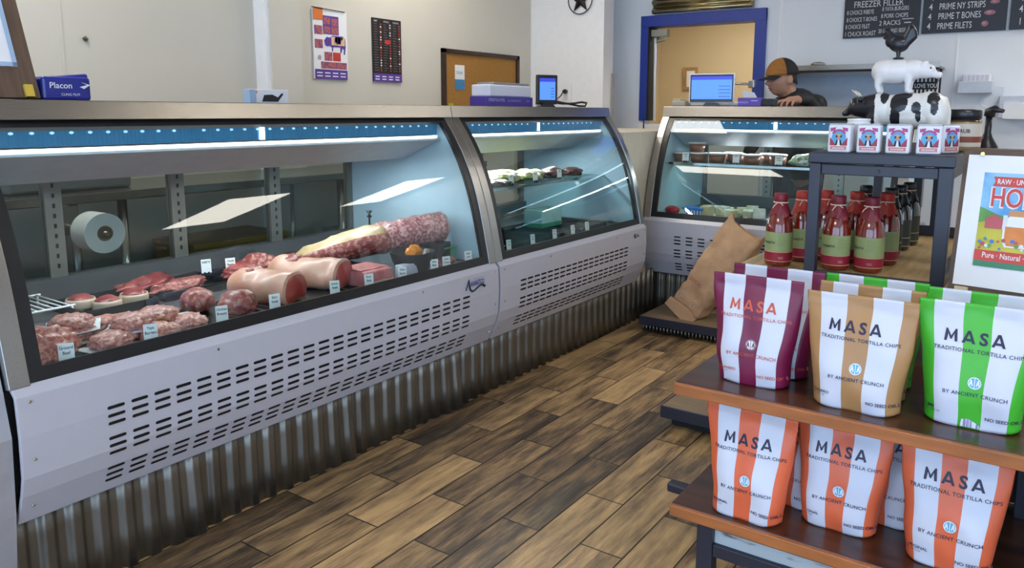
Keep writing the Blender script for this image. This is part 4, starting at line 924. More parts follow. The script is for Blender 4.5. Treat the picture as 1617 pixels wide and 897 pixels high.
def cow(mb):
    ell(mb, (-.375, FY, 1.287), (.098, .048, .049)); ell(mb, (-.450, FY, 1.285), (.050, .044, .052)); ell(mb, (-.318, FY, 1.290), (.050, .045, .050)); ell(mb, (-.37, FY, 1.268), (.090, .045, .042)); ell(mb, (-.290, FY, 1.275), (.026, .040, .050))
    cap(mb, (-.46, FY, 1.295), (-.515, FY, 1.293), .043, .030); ell(mb, (-.519, FY, 1.303), (.024, .021, .022)); cap(mb, (-.525, FY, 1.295), (-.548, FY, 1.277), .018, .0125); ell(mb, (-.553, FY, 1.274), (.010, .013, .010))
    for s_ in (-1, 1):
        cap(mb, (-.508, FY+s_*.018, 1.318), (-.503, FY+s_*.042, 1.316), .006, .008); cap(mb, (-.515, FY+s_*.012, 1.322), (-.524, FY+s_*.020, 1.338), .0045, .002)
        for x, lean in ((-.463, -.004), (-.305, .006)):
            cap(mb, (x, FY+s_*.024, 1.265), (x+lean, FY+s_*.026, 1.215), .020, .011); cap(mb, (x+lean, FY+s_*.026, 1.215), (x+lean*.5, FY+s_*.026, 1.170), .011, .009); cap(mb, (x, FY+s_*.026, 1.170), (x-.003, FY+s_*.026, 1.169), .011, .011)
    cap(mb, (-.278, FY, 1.318), (-.264, FY, 1.28), .007, .005); cap(mb, (-.264, FY, 1.28), (-.266, FY, 1.225), .005, .007); ell(mb, (-.335, FY, 1.245), (.022, .018, .012))
o = remeshed('cow', [m_cw, m_cb], cow, .0028, t, 5, cow_mi)
b = MB()
for s_ in (-1, 1): b.tube([(-.513, FY+s_*.012, 1.324), (-.522, FY+s_*.022, 1.336), (-.533, FY+s_*.02, 1.345)], [.005, .0035, .001], 8)
b.build('horn', mat('horn_cream', (.6,.55,.45), .4), o)
def pigb(mb):
    ell(mb, (-.415, FY, 1.398), (.058, .036, .037)); ell(mb, (-.445, FY, 1.400), (.040, .036, .037)); ell(mb, (-.375, FY, 1.402), (.038, .031, .031))
    cap(mb, (-.365, FY, 1.405), (-.335, FY, 1.398), .028, .022); ell(mb, (-.330, FY, 1.398), (.022, .020, .021)); cap(mb, (-.322, FY, 1.392), (-.304, FY, 1.386), .014, .009); cap(mb, (-.303, FY, 1.386), (-.300, FY, 1.386), .0105, .0105)
    for s_ in (-1, 1):
        ell(mb, (-.338, FY+s_*.017, 1.417), (.008, .004, .013), (s_*.4, .5, 0))
        cap(mb, (-.456, FY+s_*.017, 1.385), (-.462, FY+s_*.019, 1.357), .017, .0085); cap(mb, (-.462, FY+s_*.019, 1.357), (-.457, FY+s_*.019, 1.342), .0085, .0075)
        cap(mb, (-.378, FY+s_*.017, 1.385), (-.378, FY+s_*.018, 1.342), .013, .007); cap(mb, (-.378, FY+s_*.018, 1.342), (-.373, FY+s_*.018, 1.339), .008, .007)
    cap(mb, (-.480, FY, 1.408), (-.484, FY+.006, 1.400), .004, .003)
pg = remeshed('pig', m_pw, pigb, .0024, t, 4)
b = MB()
for s_ in (-1, 1): ell(b, (-.321, FY+s_*.016, 1.406), (.003, .002, .003), sub=2)
b.build('eye', m_ink, pg)
def hen(mb):
    ell(mb, (-.414, FY, 1.480), (.030, .020, .025), (0,.25,0)); ell(mb, (-.432, FY, 1.490), (.020, .016, .022), (0,.5,0)); cap(mb, (-.432, FY, 1.494), (-.446, FY, 1.514), .017, .012); ell(mb, (-.448, FY, 1.514), (.010, .008, .010))
    cap(mb, (-.456, FY, 1.512), (-.464, FY, 1.509), .004, .0015); ell(mb, (-.455, FY, 1.501), (.004, .003, .007))
    for x, z in ((-.455, 1.525), (-.448, 1.528), (-.441, 1.526)): ell(mb, (x, FY, z), (.004, .003, .006))
    for a in (0, .35, .7, 1.05):
        cap(mb, (-.395, FY, 1.482), (-.386+.010*math.cos(a), FY+.003*math.sin(a*5), 1.500+.02*math.sin(a)), .014, .012); cap(mb, (-.386+.010*math.cos(a), FY, 1.500+.02*math.sin(a)), (-.392+.016*math.cos(a), FY, 1.512+.018*math.sin(a)), .012, .008)
    for s_ in (-1, 1): cap(mb, (-.413, FY+s_*.006, 1.464), (-.413, FY+s_*.006, 1.438), .007, .004)
    ell(mb, (-.412, FY, 1.4375), (.017, .012, .004))
remeshed('rooster', m_cb, hen, .0018, t, 2)

# jars, pump bottle
def jar(label, r, h):
    t = thing('seasoning_jar', label, 'jar', (0,0,0), 'jars behind the cow')
    b = MB(); b.lathe([(r*.93, 0), (r, .006), (r, h*.70), (r*.9, h*.76)], n=28, mifn=lambda i, j: (0, 0, 1)[i]); b.build('glass', [mat('jar_base', (.35,.22,.09), .3), mat('jar_brown', (.06,.04,.025), .2)], t)
    b = MB(); b.lathe([(r*1.01, h*.12), (r*1.01, h*.66)], n=28, cap=False); b.lathe([(r*1.016, h*.22), (r*1.016, h*.36)], n=28, mi=1, cap=False); b.text('RUB', (0,0,h*.45), 0, 0, h*.12, 2, bold=.02, warp=lambda x, z: (r*1.02*math.sin(x/r), -r*1.02*math.cos(x/r), z)); b.build('label', [mat('jar_label', (.60,.52,.42), .5), mat('rust_band', (.22,.05,.02), .5), m_ink], t)
    b = MB(); b.lathe([(r*.93, h*.77), (r*.96, h*.78), (r*.96, h*.98), (r*.9, h)], n=32); b.build('lid', m_blackpl, t)
    return t
j = jar('large black-lidded spice jar with a rust band just behind the cow', .050, .125); place(j, (-.235, 2.66, zB), .2)
dup(j, (-.275, 2.80, zB), .5, 'black-lidded spice jar second in the file behind the cow')
dup(j, (-.262, 2.98, zB), -.2, 'black-lidded spice jar farthest back on the box frame')

# honey sign easel
t = thing('honey_sign', 'brown easel board holding a bright HONEY poster at the right edge', 'sign', (0, 2.3, .80))
rh = Vector((.985, -.17, 0)).normalized(); uh = Vector((.02, .20, 1)).normalized(); nh = rh.cross(uh).normalized(); oh = Vector((-.205, 2.275, .803))
b = MB(); slab(b, oh, rh, uh, .40, .385, .016); b.box(-.205, .20, 2.37, 2.47, 1.166, 1.181, 0, .002, rot=(0,0,-.17), pivot=(-.2,2.37,1.17)); b.build('board', m_brown, t)
ph = oh+rh*.012+uh*.026
b = MB(); slab(b, ph+nh*.0045, rh, uh, .365, .345, .004, 0)
def pr(x0, x1, z0, z1, mi, d): b.prism([(x0,z0),(x1,z0),(x1,z1),(x0,z1)], ph+nh*(.0045+d), rh, uh, 0, mi)
pr(.042, .325, .055, .30, 1, .0005)
hills = lambda z, a, s_: [(.042+.283*k/20, z+a*math.sin(k*.55+s_)) for k in range(21)]
for z, a, s_, mi, d in ((.20, .012, 2.2, 2, .001), (.165, .010, .3, 3, .0014)): b.prism([(.042, .06)]+hills(z, a, s_)[0:1]+hills(z, a, s_)[1:]+[(.325, .06)], ph+nh*(.0045+d), rh, uh, 0, mi)
pr(.042, .325, .055, .072, 4, .002); pr(.042, .325, .070, .098, 5, .0023)
b.prism([(.065,.265),(.29,.265),(.285,.280),(.29,.290),(.065,.290),(.070,.278)], ph+nh*.0065, rh, uh, 0, 5)
b.text('RAW \u00b7 UNFILTERED', ph+nh*.0072+rh*.074+uh*.271, rh, uh, .019, 0, bold=.015, align='LEFT', sx=.72)
b.text('HONEY', ph+nh*.0070+rh*.061+uh*.212, rh, uh, .070, 0, bold=.050, align='LEFT', sx=.68); b.text('HONEY', ph+nh*.0080+rh*.063+uh*.2135, rh, uh, .068, 5, bold=.015, align='LEFT', sx=.70)
b.text('Pure \u00b7 Natural \u00b7 Local', ph+nh*.0072+rh*.060+uh*.079, rh, uh, .020, 0, bold=.01, align='LEFT', sx=.75)
jc = (.142, .145)
b.prism([(jc[0]+x, jc[1]+z) for x, z in ((-.035,-.035),(.035,-.035),(.042,-.02),(.042,.03),(.03,.045),(-.03,.045),(-.042,.03),(-.042,-.02))], ph+nh*.0072, rh, uh, 0, 0)
b.prism([(jc[0]+x, jc[1]+z) for x, z in ((-.030,-.031),(.030,-.031),(.037,-.018),(.037,.018),(-.037,.018),(-.037,-.018))], ph+nh*.0078, rh, uh, 0, 6)
b.prism([(jc[0]-.034,jc[1]+.045),(jc[0]+.034,jc[1]+.045),(jc[0]+.032,jc[1]+.060),(jc[0]-.032,jc[1]+.060)], ph+nh*.0078, rh, uh, 0, 7)
b.prism([(.058,.155),(.098,.155),(.098,.18),(.078,.193),(.058,.18)], ph+nh*.0074, rh, uh, 0, 8); pr(.098, .108, .155, .192, 9, .003)
rnd = random.Random(5)
for k in range(40):
    x, z = rnd.uniform(.05,.318), rnd.uniform(.102,.128); q = ph+nh*(.0084+k*.00001)+rh*x+uh*z
    b.disc(q, rh, uh, rnd.uniform(.003,.006), (0, 10, 8, 2, 9)[k % 5], 8)
b.build('poster', [m_paper, mat('sky_print', (.05,.28,.62), .5, col2=(.30,.58,.80), thr=(.4,.6), scale=6), mat('hill_green', (.13,.33,.08), .5, var=.2), mat('meadow_yellow', (.55,.50,.06), .5, var=.2, scale=8), mat('teal_print', (.06,.24,.14), .5), mat('coral_print', (.62,.07,.06), .5), mat('honey_orange', (.70,.24,.06), .5, var=.2), mat('jar_lid_print', (.60,.28,.12), .5), mat('barn_pink', (.50,.10,.12), .5), mat('daisy', (.70,.72,.75), .5), mat('flower_blue', (.08,.2,.6), .5)], t)
b = MB(); slab(b, oh+nh*.014+rh*.02-uh*.0, rh, uh, .03, .022, .012); b.build('clip', mat('cream_clip', (.65,.52,.30), .5), t)
b = MB(); b.lathe([(.006, 0), (.005, -.004)], (-.155, 2.330, 1.171), 10, axis='Y'); b.build('brass_screw', mat('brass', (.65,.42,.15), .2, 1), t)
b = MB(); b.tube([(.06, 2.31, 1.12), (.06, 2.44, .811)], .008, 8); b.build('strut', m_brown, t)
t = thing('pump_bottle', 'black pump bottle poking up behind the honey sign', 'bottle', (-.12, 2.9, zT))
b = MB(); b.lathe([(.030, .8005), (.033, .81), (.033, 1.17), (.015, 1.20), (.010, 1.215), (.010, 1.27)], (-.185, 2.90, 0), 20); b.build('body', m_blackpl, t)
b = MB(); b.tube([(-.185, 2.90, 1.265), (-.183, 2.90, 1.280), (-.170, 2.89, 1.290), (-.145, 2.88, 1.283)], [.016, .018, .012, .006], 10); b.build('nozzle', m_blackpl, t)

# ---------------------------------------------------------------- brown paper sack
m_kraft = mat('kraft_paper', (.46,.27,.145), .7, var=.16, scale=12, bump=.8, bscale=18)
t = thing('paper_sack', 'crumpled brown paper sack leaning on the deli case', 'sack', (-1.70, 4.2, .095))
b = MB(); n_ = 24; rows = []
base = Vector((-1.715, 4.125, .10)); top = Vector((-1.395, 4.235, .63)); ax = (top-base); L_ = ax.length; ax.normalize()
wv_ = (Vector((1, -.12, 0))-ax*ax.dot(Vector((1,-.12,0)))).normalized(); dv_ = ax.cross(wv_).normalized()
for i in range(33):
    s_ = i/32; row = []
    hw = .098+.026*s_; hd = .050+.008*math.sin(PI*s_)
    if s_ < .03: hw *= .85; hd *= .8
    if s_ > .86: hd *= 1-(s_-.86)/.14*.35
    for k in range(48):
        a = 2*PI*k/48; ca, sa = math.cos(a), math.sin(a)
        x = hw*math.copysign(abs(ca)**.35, ca); y = hd*math.copysign(abs(sa)**.35, sa)
        P = base+ax*(L_*s_)+wv_*x+dv_*y
        q = noise.noise(P*9+Vector((3,1,2)))*.008+noise.noise(P*32)*.011+abs(noise.noise(P*20))*.012
        cz = .016*math.sin(s_*9+k*.3) if s_ > .8 else 0
        P += (wv_*ca+dv_*sa)*q + ax*(.02*math.sin(2*a+1) if i == 32 else 0)*1.2+Vector((0,0,0))
        P.y = min(P.y, 4.353)
        row.append(P)
    rows.append(row)
b.grid(rows, closeu=True); b.bm.faces.new([v for v in list(b.bm.verts)[:48]][::-1])
rows2 = [rows[-1], [p*.9+(base+ax*L_)*.1-ax*.03 for p in rows[-1]], [p*.35+(base+ax*L_)*.65-ax*.06 for p in rows[-1]]]
b.grid(rows2, closeu=True)
zmin = min(v.co.z for v in b.bm.verts)
for v in b.bm.verts: v.co.z = max(v.co.z, .0955)
b.build('sack_body', m_kraft, t)
b = MB(); c_ = base+ax*.085-dv_*0
front = dv_ if dv_.y < 0 else -dv_
for dx in (-.055, .045):
    o_ = base+ax*.10+wv_*dx+front*.066
    b.tube([o_+(wv_*math.cos(a)+ax*math.sin(a))*.022 for a in [2*PI*k/16 for k in range(17)]], .0018, 5, cap=False); b.tube([o_+(wv_*math.cos(a)+ax*math.sin(a))*.011 for a in [2*PI*k/12 for k in range(13)]], .0015, 5, cap=False)
b.text('LOCAL', base+ax*.20+wv_*-.03+front*.068, wv_ if front.y < 0 else -wv_, ax, .03, 1, bold=.01)
b.build('printed_marks', [mat('pale_print', (.62,.45,.36), .6), mat('red_print', (.35,.10,.05), .6)], t)
b = MB(); fl_ = base+ax*.015
b.prism([(-.105,-.02),(.10,-.035),(.11,.03),(.05,.05),(-.10,.035)], fl_+front*.066, wv_, ax, .012); b.build('folded_end', m_kraft, t)
# ---------------------------------------------------------------- meat and deli goods
def meat_mat(name, a, b_, scale, thr=(.42,.6), rough=.42, bump=.3, bscale=40, stretch=None):
    return mat(name, a, rough, col2=b_, thr=thr, scale=scale, bump=bump, bscale=bscale, stretch=stretch, coat=.12)
m_gr = meat_mat('ground_meat', (.44,.08,.055), (.66,.29,.22), 110, bump=1, bscale=70, rough=.4)
m_pat = meat_mat('burger_meat', (.42,.11,.085), (.62,.31,.25), 130, bump=.8, bscale=90, rough=.4)
m_beef = meat_mat('dark_beef', (.20,.018,.02), (.42,.10,.09), 14, thr=(.4,.72))
m_marb = meat_mat('marbled_beef', (.24,.04,.035), (.50,.24,.19), 60, thr=(.48,.66))
m_fat = meat_mat('cream_fat', (.55,.25,.17), (.62,.36,.27), 9, bump=.15)
m_cut = meat_mat('red_cut_face', (.36,.03,.025), (.50,.10,.08), 12, thr=(.4,.8), bump=.1)
m_yfat = meat_mat('yellow_fat', (.48,.33,.16), (.58,.42,.25), 10, bump=.3)
m_rib = meat_mat('rib_rack_meat', (.30,.07,.08), (.60,.36,.34), 75, thr=(.42,.62), bump=.5, stretch=(1,1.4,1))
m_butch = mat('butcher_sheet', (.62,.64,.66), .6, var=.04, bump=.1)
m_tray = mat('black_tray', (.02,.022,.026), .25, var=.1)
ZD = .6195
def tray(x, y, sx, sy, label, h=.018, z=ZD, m=None):
    t = MB(); r = .004
    t.box(x-sx/2, x+sx/2, y-sy/2, y+sy/2, z, z+.004)
    for a in ((x-sx/2, x-sx/2+r, y-sy/2, y+sy/2), (x+sx/2-r, x+sx/2, y-sy/2, y+sy/2), (x-sx/2+r, x+sx/2-r, y-sy/2, y-sy/2+r), (x-sx/2+r, x+sx/2-r, y+sy/2-r, y+sy/2)): t.box(*a, z+.004, z+h)
    return tag(t.build('meat_tray', m or m_tray, bevel=.001), label, 'tray', 'black trays in the long case')
tray(-2.21, .98, .34, .37, 'black tray under the ground beef and burgers', .010)
tray(-2.19, 1.385, .26, .27, 'black tray under the two tied roasts and small patties', .010)
tray(-2.22, 1.72, .30, .33, 'black tray under the two pale fat-capped loins', .010)
tray(-2.58, 1.26, .24, .24, 'black tray under the wrapped filets at the back', .03)
tray(-2.62, 1.56, .26, .28, 'black tray under the long dark steaks at the back', .03)
tray(-2.60, 1.86, .26, .28, 'black tray under the thick red steaks at the back', .03)
tray(-2.12, 2.02, .16, .20, 'black tray under the striped bacon', .010)
t = thing('wire_rack', 'white wire rack lying at the back left of the long case', 'rack', (-2.68, 1.03, ZD))
b = MB(); z = ZD+.035
for k in range(10): b.tube([(-2.80, .93+k*.024, z), (-2.56, .93+k*.024, z)], .0025, 6)
b.build('bars', m_white, t)
b = MB()
for x in (-2.80, -2.56): b.tube([(x, .92, z), (x, 1.16, z)], .004, 6); b.tube([(x, .93, z), (x, .93, ZD)], .004, 6); b.tube([(x, 1.15, z), (x, 1.15, ZD)], .004, 6)
b.build('frame', m_white, t)
# ground beef
rnd = random.Random(11)
b = MB(); blob(b, (-2.155, .885, ZD+.035), (.085, .078, .050), 3, .4, 3, 4, flat=.6)
for k in range(42):
    a = rnd.uniform(0, 2*PI); r = rnd.uniform(.0, .07); c = Vector((-2.155+r*math.cos(a), .885+r*math.sin(a)*.85, ZD+.066-r*.40)); a2 = rnd.uniform(0, 2*PI); L_ = rnd.uniform(.012, .03)
    b.tube([c-Vector((math.cos(a2)*L_, math.sin(a2)*L_, .005)), c+Vector((0,0,.006)), c+Vector((math.cos(a2+.5)*L_, math.sin(a2+.5)*L_, -.004))], .0042, 6)
tag(b.build('ground_beef', m_gr), 'loose mound of ground beef at the left end of the long case', 'meat')
# patties on squares of paper
t = thing('burger_patty', 'raw burger patty on white paper right behind the Yaya Burgers tag', 'burger', (0,0,0), 'raw burger patties')
b = MB(); blob(b, (0, 0, .019), (.056, .056, .024), 5, .30, 3.2, 4, flat=.72); b.build('meat', m_pat, t)
b = MB(); rows = [[(x*.068+.004*noise.noise(Vector((x*2, y*2, 1))), y*.068, .0012+.012*max(0, abs(x)+abs(y)-1.25)**1.3) for x in [q/4-1 for q in range(9)]] for y in [q/4-1 for q in range(9)]]
b.grid(rows); o = b.build('paper_square', m_butch, t); o.modifiers.new('s', 'SOLIDIFY').thickness = .0006
place(t, (-2.115, 1.045, ZD+.005), .5)
for x, y, z, rz, l in ((-2.245, 1.005, ZD+.012, .2, 'burger patty behind the ground beef tag'), (-2.255, 1.01, ZD+.040, 1.1, 'burger patty on top of the pair at the back left'), (-2.155, 1.125, ZD+.034, .9, 'burger patty stacked right of the front patty'), (-2.29, 1.115, ZD+.006, 0, 'burger patty at the rear of the burger tray'),
                     (-2.10, 1.165, ZD+.005, .3, 'burger patty just right of the Yaya Burgers tag'), (-2.125, 1.275, ZD+.002, -.2, 'burger patty nearest the right end of the row'), (-2.18, 1.215, ZD+.03, .7, 'burger patty lying on the others in the middle of the row')):
    dup(t, (x, y, z), rz, l)
# wrapped filets
t = thing('wrapped_filet', 'round filet wrapped in a pale strip, leftmost at the back', 'filet', (0,0,0), 'wrapped filets')
b = MB(); blob(b, (0, 0, .026), (.040, .040, .026), 8, .12, 2, 4, flat=.8); b.build('meat', m_beef, t)
b = MB(); b.lathe([(.042, .004), (.0445, .012), (.0445, .030), (.0425, .038)], n=28, cap=False); o = b.build('wrap', m_yfat if False else mat('bacon_strip', (.55,.42,.32), .4, var=.2, scale=20), t); o.modifiers.new('s', 'SOLIDIFY').thickness = .002
place(t, (-2.60, 1.195, ZD+.006), 0)
dup(t, (-2.51, 1.235, ZD+.006), 1, 'round filet wrapped in a pale strip, middle of the back three'); dup(t, (-2.53, 1.335, ZD+.006), 2, 'round filet wrapped in a pale strip, right of the back three')
def lump(name, label, c, r, m, seed, amp=.22, rot=0, freq=2.0, cat='meat', group=None, flat=.7, sub=4):
    b = MB(); blob(b, c, r, seed, amp, freq, sub, flat, rot); return tag(b.build(name, m), label, cat, group)
lump('beef_steak', 'long dark red steak lying behind the wrapped filets', (-2.665, 1.45, ZD+.03), (.055, .115, .034), m_beef, 21, .5, .35)
lump('beef_steak', 'second long dark steak beside the blank white tag', (-2.58, 1.52, ZD+.024), (.042, .12, .026), m_marb, 22, .5, .3)
lump('beef_steak', 'thick red steak right of the Chuck Roast tag', (-2.56, 1.77, ZD+.034), (.060, .095, .036), m_beef, 23, .5, .5)
lump('beef_steak', 'marbled steak piece on the right of the thick red steaks', (-2.60, 1.88, ZD+.045), (.060, .075, .045), m_marb, 24, .3, .2)
lump('beef_steak', 'bony pale red cut under the thick red steaks', (-2.48, 1.85, ZD+.025), (.045, .090, .024), m_marb, 25, .25, .4)
lump('tied_roast', 'small marbled roast, left of the pair behind the sirloin tag', (-2.26, 1.40, ZD+.042), (.055, .052, .040), m_marb, 31, .15)
lump('tied_roast', 'small marbled roast, right of the pair, nearer the Skirt Steak tag', (-2.12, 1.45, ZD+.045), (.058, .055, .044), m_marb, 32, .15)
lump('tied_roast', 'pale marbled roast at the back of the tied pair', (-2.33, 1.44, ZD+.034), (.045, .05, .034), m_marb, 33, .2)
def loin(label, p0, p1, r, seed):
    t = thing('beef_loin', label, 'meat', p0, 'fat-capped loins')
    p0, p1 = Vector(p0), Vector(p1); ax = (p1-p0).normalized(); L_ = (p1-p0).length; side = ax.cross(Vector((0,0,1))).normalized(); up = side.cross(ax)
    b = MB(); rows = []
    for i in range(26):
        s_ = i/25; k_ = min(1, math.sqrt(max(0, 1-(1-min(1, s_/.22))**2)))*.97+.03
        row = []
        for q in range(36):
            a = 2*PI*q/36; P = p0+ax*(L_*s_)+side*(math.cos(a)*r*1.15*k_)+up*(max(-.72, math.sin(a))*r*k_)
            n1 = noise.noise(P*14+Vector((seed, 0, 0)))*.014; row.append(P+(side*math.cos(a)+up*math.sin(a))*n1*k_)
        rows.append(row)
    b.grid(rows, closeu=True); b.build('fat_cap', m_fat, t)
    b = MB(); last = rows[-1]; c = sum(last, Vector())/36
    b.grid([last, [c+(p-c)*.86+ax*.007 for p in last], [c+(p-c)*.5+ax*.010 for p in last], [c+(p-c)*.02+ax*.011 for p in last]], closeu=True, mifn=lambda i, j: 1 if i == 0 else 0); b.build('cut_face', [m_cut, m_fat], t)
    b = MB(); blob(b, p0+ax*L_*.35+up*r*.45, (r*.9, r*.7, r*.62), seed+4, .3, 3, 3); b.build('lean_patch', m_marb, t)
loin('pale loin with a red cut end directly behind the Skirt Steak tag', (-2.36, 1.60, ZD+.055), (-2.11, 1.665, ZD+.050), .062, 41)
loin('second pale loin with a flat fat top, right of the first', (-2.42, 1.80, ZD+.058), (-2.13, 1.90, ZD+.054), .062, 43)
# rib section on a raised stand
t = thing('rib_section', 'large raised rib section with yellow fat and scored ribs, right end of the long case', 'meat', (-2.3, 2.3, ZD))
b = MB(); rows = []
pth = [(-2.50, 1.96, .665, .030), (-2.46, 2.02, .69, .045), (-2.40, 2.11, .715, .058), (-2.34, 2.20, .735, .064), (-2.30, 2.27, .745, .066), (-2.29, 2.29, .75, .05)]
def ring(x, y, z, r, ax, sq=1.0, seed=0, n=40, rib=0):
    side = ax.cross(Vector((0,0,1))).normalized(); up = side.cross(ax).normalized(); out = []
    for q in range(n):
        a = 2*PI*q/n; d = side*math.cos(a)*r*1.25+up*math.sin(a)*r*sq; P = Vector((x, y, z))+d*(1+rib)
        out.append(P+d.normalized()*noise.noise(P*22+Vector((seed,0,0)))*.010)
    return out
for i in range(24):
    s_ = i/23*(len(pth)-1.001); k = int(s_); f = s_-k; p = [pth[k][j]*(1-f)+pth[k+1][j]*f for j in range(4)]
    rows.append(ring(*p, Vector((.17, .33, .08)).normalized(), .95, 2))
b.grid(rows, closeu=True, mifn=lambda i, j: 1 if 3 < j < 24 else 0); b.bm.faces.new([v for v in list(b.bm.verts)[:40]]); b.build('fatty_end', [m_marb, m_yfat], t)
b = MB(); rows = []
for i in range(60):
    s_ = i/59; x = -2.335+.175*s_; y = 2.25+.27*s_; z = .742+.048*s_; rows.append(ring(x, y, z, .066*(1 if s_ < .95 else 1-(s_-.95)*6), Vector((.2,.3,.05)).normalized(), .90, 7, rib=.05*abs(math.sin(s_*PI*6))))
b.grid(rows, closeu=True)
for r_ in (0, -1):
    try: b.bm.faces.new([b.bm.verts.new(p) for p in rows[r_]])
    except ValueError: pass
b.build('scored_ribs', m_rib, t)
b = MB(); b.box(-2.46, -2.20, 2.08, 2.14, ZD, .665); b.box(-2.36, -2.12, 2.42, 2.50, ZD, .72); b.build('raised_block', m_tray, t)
b = MB()
for k in range(5):
    c = Vector((-2.16, 2.50, .70-k*.018)); blob(b, c, (.03, .045, .012), k+2, .3, 3, 3)
b.build('hanging_trim', m_rib, t)
b = MB(); b.lathe([(.004, 0), (.004, .03), (.012, .035), (.003, .045), (.014, .06)], (-2.36, 2.26, .80), 8); b.build('steel_hook', m_black, t)
# bacon, bowl, carton, foam pack
b = MB()
for k in range(7):
    z = ZD+.012+k*.0085; ox = -.006*k
    b.grid([[(-2.045+ox-.002*math.sin(q*1.1+k), 1.945+q*.02, z+dz+.0015*math.sin(q*1.7+k)) for q in range(8)] for dz in (0, .0062)], k % 2)
    b.grid([[(-2.045+ox, 1.945+q*.02, z+.0062+.0015*math.sin(q*1.7+k)) for q in range(8)], [(-2.16+ox, 1.945+q*.02, z+.0062) for q in range(8)]], k % 2)
b.box(-2.20, -2.055, 1.945, 2.083, ZD+.006, ZD+.066, 0, .006); tag(b.build('bacon_pack', [mat('bacon_pink', (.55,.17,.17), .35, var=.2), mat('bacon_fat', (.68,.50,.46), .35)]), 'stack of red and white bacon slices left of the black bowl', 'bacon')
t = thing('black_bowl', 'black fluted bowl with an orange pepper half in it', 'bowl', (-2.10, 2.27, ZD))
b = MB(); rows = []
for r_, z in ((.045, .001), (.060, .012), (.078, .055), (.088, .090), (.092, .094), (.085, .092), (.074, .055), (.055, .018), (.001, .014)):
    rows.append([(-2.12+(r_+.0018*math.cos(k*PI*.5*2))*math.cos(2*PI*k/72), 2.26+(r_+.0018*math.cos(k*PI))*math.sin(2*PI*k/72), ZD+z) for k in range(72)])
b.grid(rows, closeu=True); b.build('bowl', m_blackpl, t)
lump('orange_pepper', 'orange pepper half resting in the black bowl', (-2.12, 2.27, ZD+.088), (.032, .036, .030), mat('pepper_orange', (.75,.22,.01), .25, var=.1), 5, .2, cat='pepper')
b = MB(); b.box(-2.10, -2.06, 2.14, 2.23, ZD, ZD+.058, 0, .003); tag(b.build('butcher_carton', mat('lilac_card', (.50,.48,.58), .5)), 'small lilac-grey carton in front of the black bowl', 'box')
b = MB(); b.box(-2.20, -2.12, 2.46, 2.54, ZD, ZD+.07, 0, .004); b.box(-2.205, -2.115, 2.455, 2.545, ZD+.07, ZD+.078, 0, .003); tag(b.build('green_pack', mat('pack_green', (.02,.24,.13), .4)), 'green lidded pack low at the right end of the long case', 'pack')
for x, y, l in ((-2.085, 2.395, 'small tray of cut meat behind the first tag right of the bowl'), (-2.11, 2.475, 'small pale tray of trimmings near the right end of the long case')):
    b = MB(); b.box(x-.04, x+.04, y-.035, y+.035, ZD, ZD+.012, 1, .004); blob(b, (x, y, ZD+.022), (.032, .028, .018), int(x*-100), .3, 3, 3, flat=.6); tag(b.build('cut_meat_pack', [m_marb, m_butch]), l, 'meat')
# name tags
m_card = mat('tag_card', (.78,.80,.80), .5, var=.01)
def price_tag(x, y, z, lines, label, rz=PI/2-.35, h=.052, w_=.036, lean=-.12, group='price tags'):
    t = thing('price_tag', label, 'price tag', (0,0,0), group)
    b = MB(); b.box(-w_/2, w_/2, -.001, .001, .010, .010+h, 0, .0006, rot=(lean,0,0), pivot=(0,0,.010)); b.build('card', m_card, t)
    if lines:
        b = MB(); R = Euler((lean,0,0)).to_matrix(); up = R @ Vector((0,0,1)); n = R @ Vector((0,-1,0))
        for k, s_ in enumerate(lines): b.text(s_, Vector((0, 0, .010))+n*.0014+up*(h*.72-k*h*.26), (1,0,0), up, .0115 if len(s_) < 8 else .0095, 0, bold=.02, sx=.85)
        b.build('lettering', m_ink, t)
    b = MB()
    for s_ in (-1, 1): b.box(s_*.007-.0035, s_*.007+.0035, -.004, .004, .0, .014, 0, .001)
    b.build('clip', m_blackpl, t)
    place(t, (x, y, z), rz)
for x, y, ln, l in ((-2.045, .895, ('Ground', 'Beef'), 'Ground Beef tag, nearest tag at the left of the long case'), (-2.045, 1.118, ('Yaya', 'Burgers'), 'Yaya Burgers tag in the burger row'), (-2.065, 1.355, ('Chicken', 'Breasts'), 'tilted green-lettered tag in front of the tied roasts'), (-2.06, 1.545, ('Skirt', 'Steak'), 'Skirt Steak tag in front of the first pale loin'),
                 (-2.055, 1.795, ('Sirloin', 'Steak'), 'tag between the red loin end and the second loin'), (-2.040, 1.945, ('Pork', 'Belly'), 'tag at the left edge of the bacon'), (-2.030, 2.110, ('Thick', 'Bacon'), 'tag at the right edge of the bacon'), (-2.035, 2.30, ('Stew', 'Meat'), 'tag just right of the lilac carton'), (-2.035, 2.375, ('Lamb', 'Chops'), 'leaning tag near the right end of the long case'), (-2.04, 2.525, ('Beef', 'Liver'), 'last tag at the right end of the long case')):
    price_tag(x, y, ZD+.001, ln, l)
price_tag(-2.62, 1.665, ZD+.034, ('RIBEYE',), 'blank-looking tag between the back steak trays of the long case'); price_tag(-2.57, 1.735, ZD+.034, ('Chuck', 'Roast'), 'Chuck Roast tag at the back of the long case')
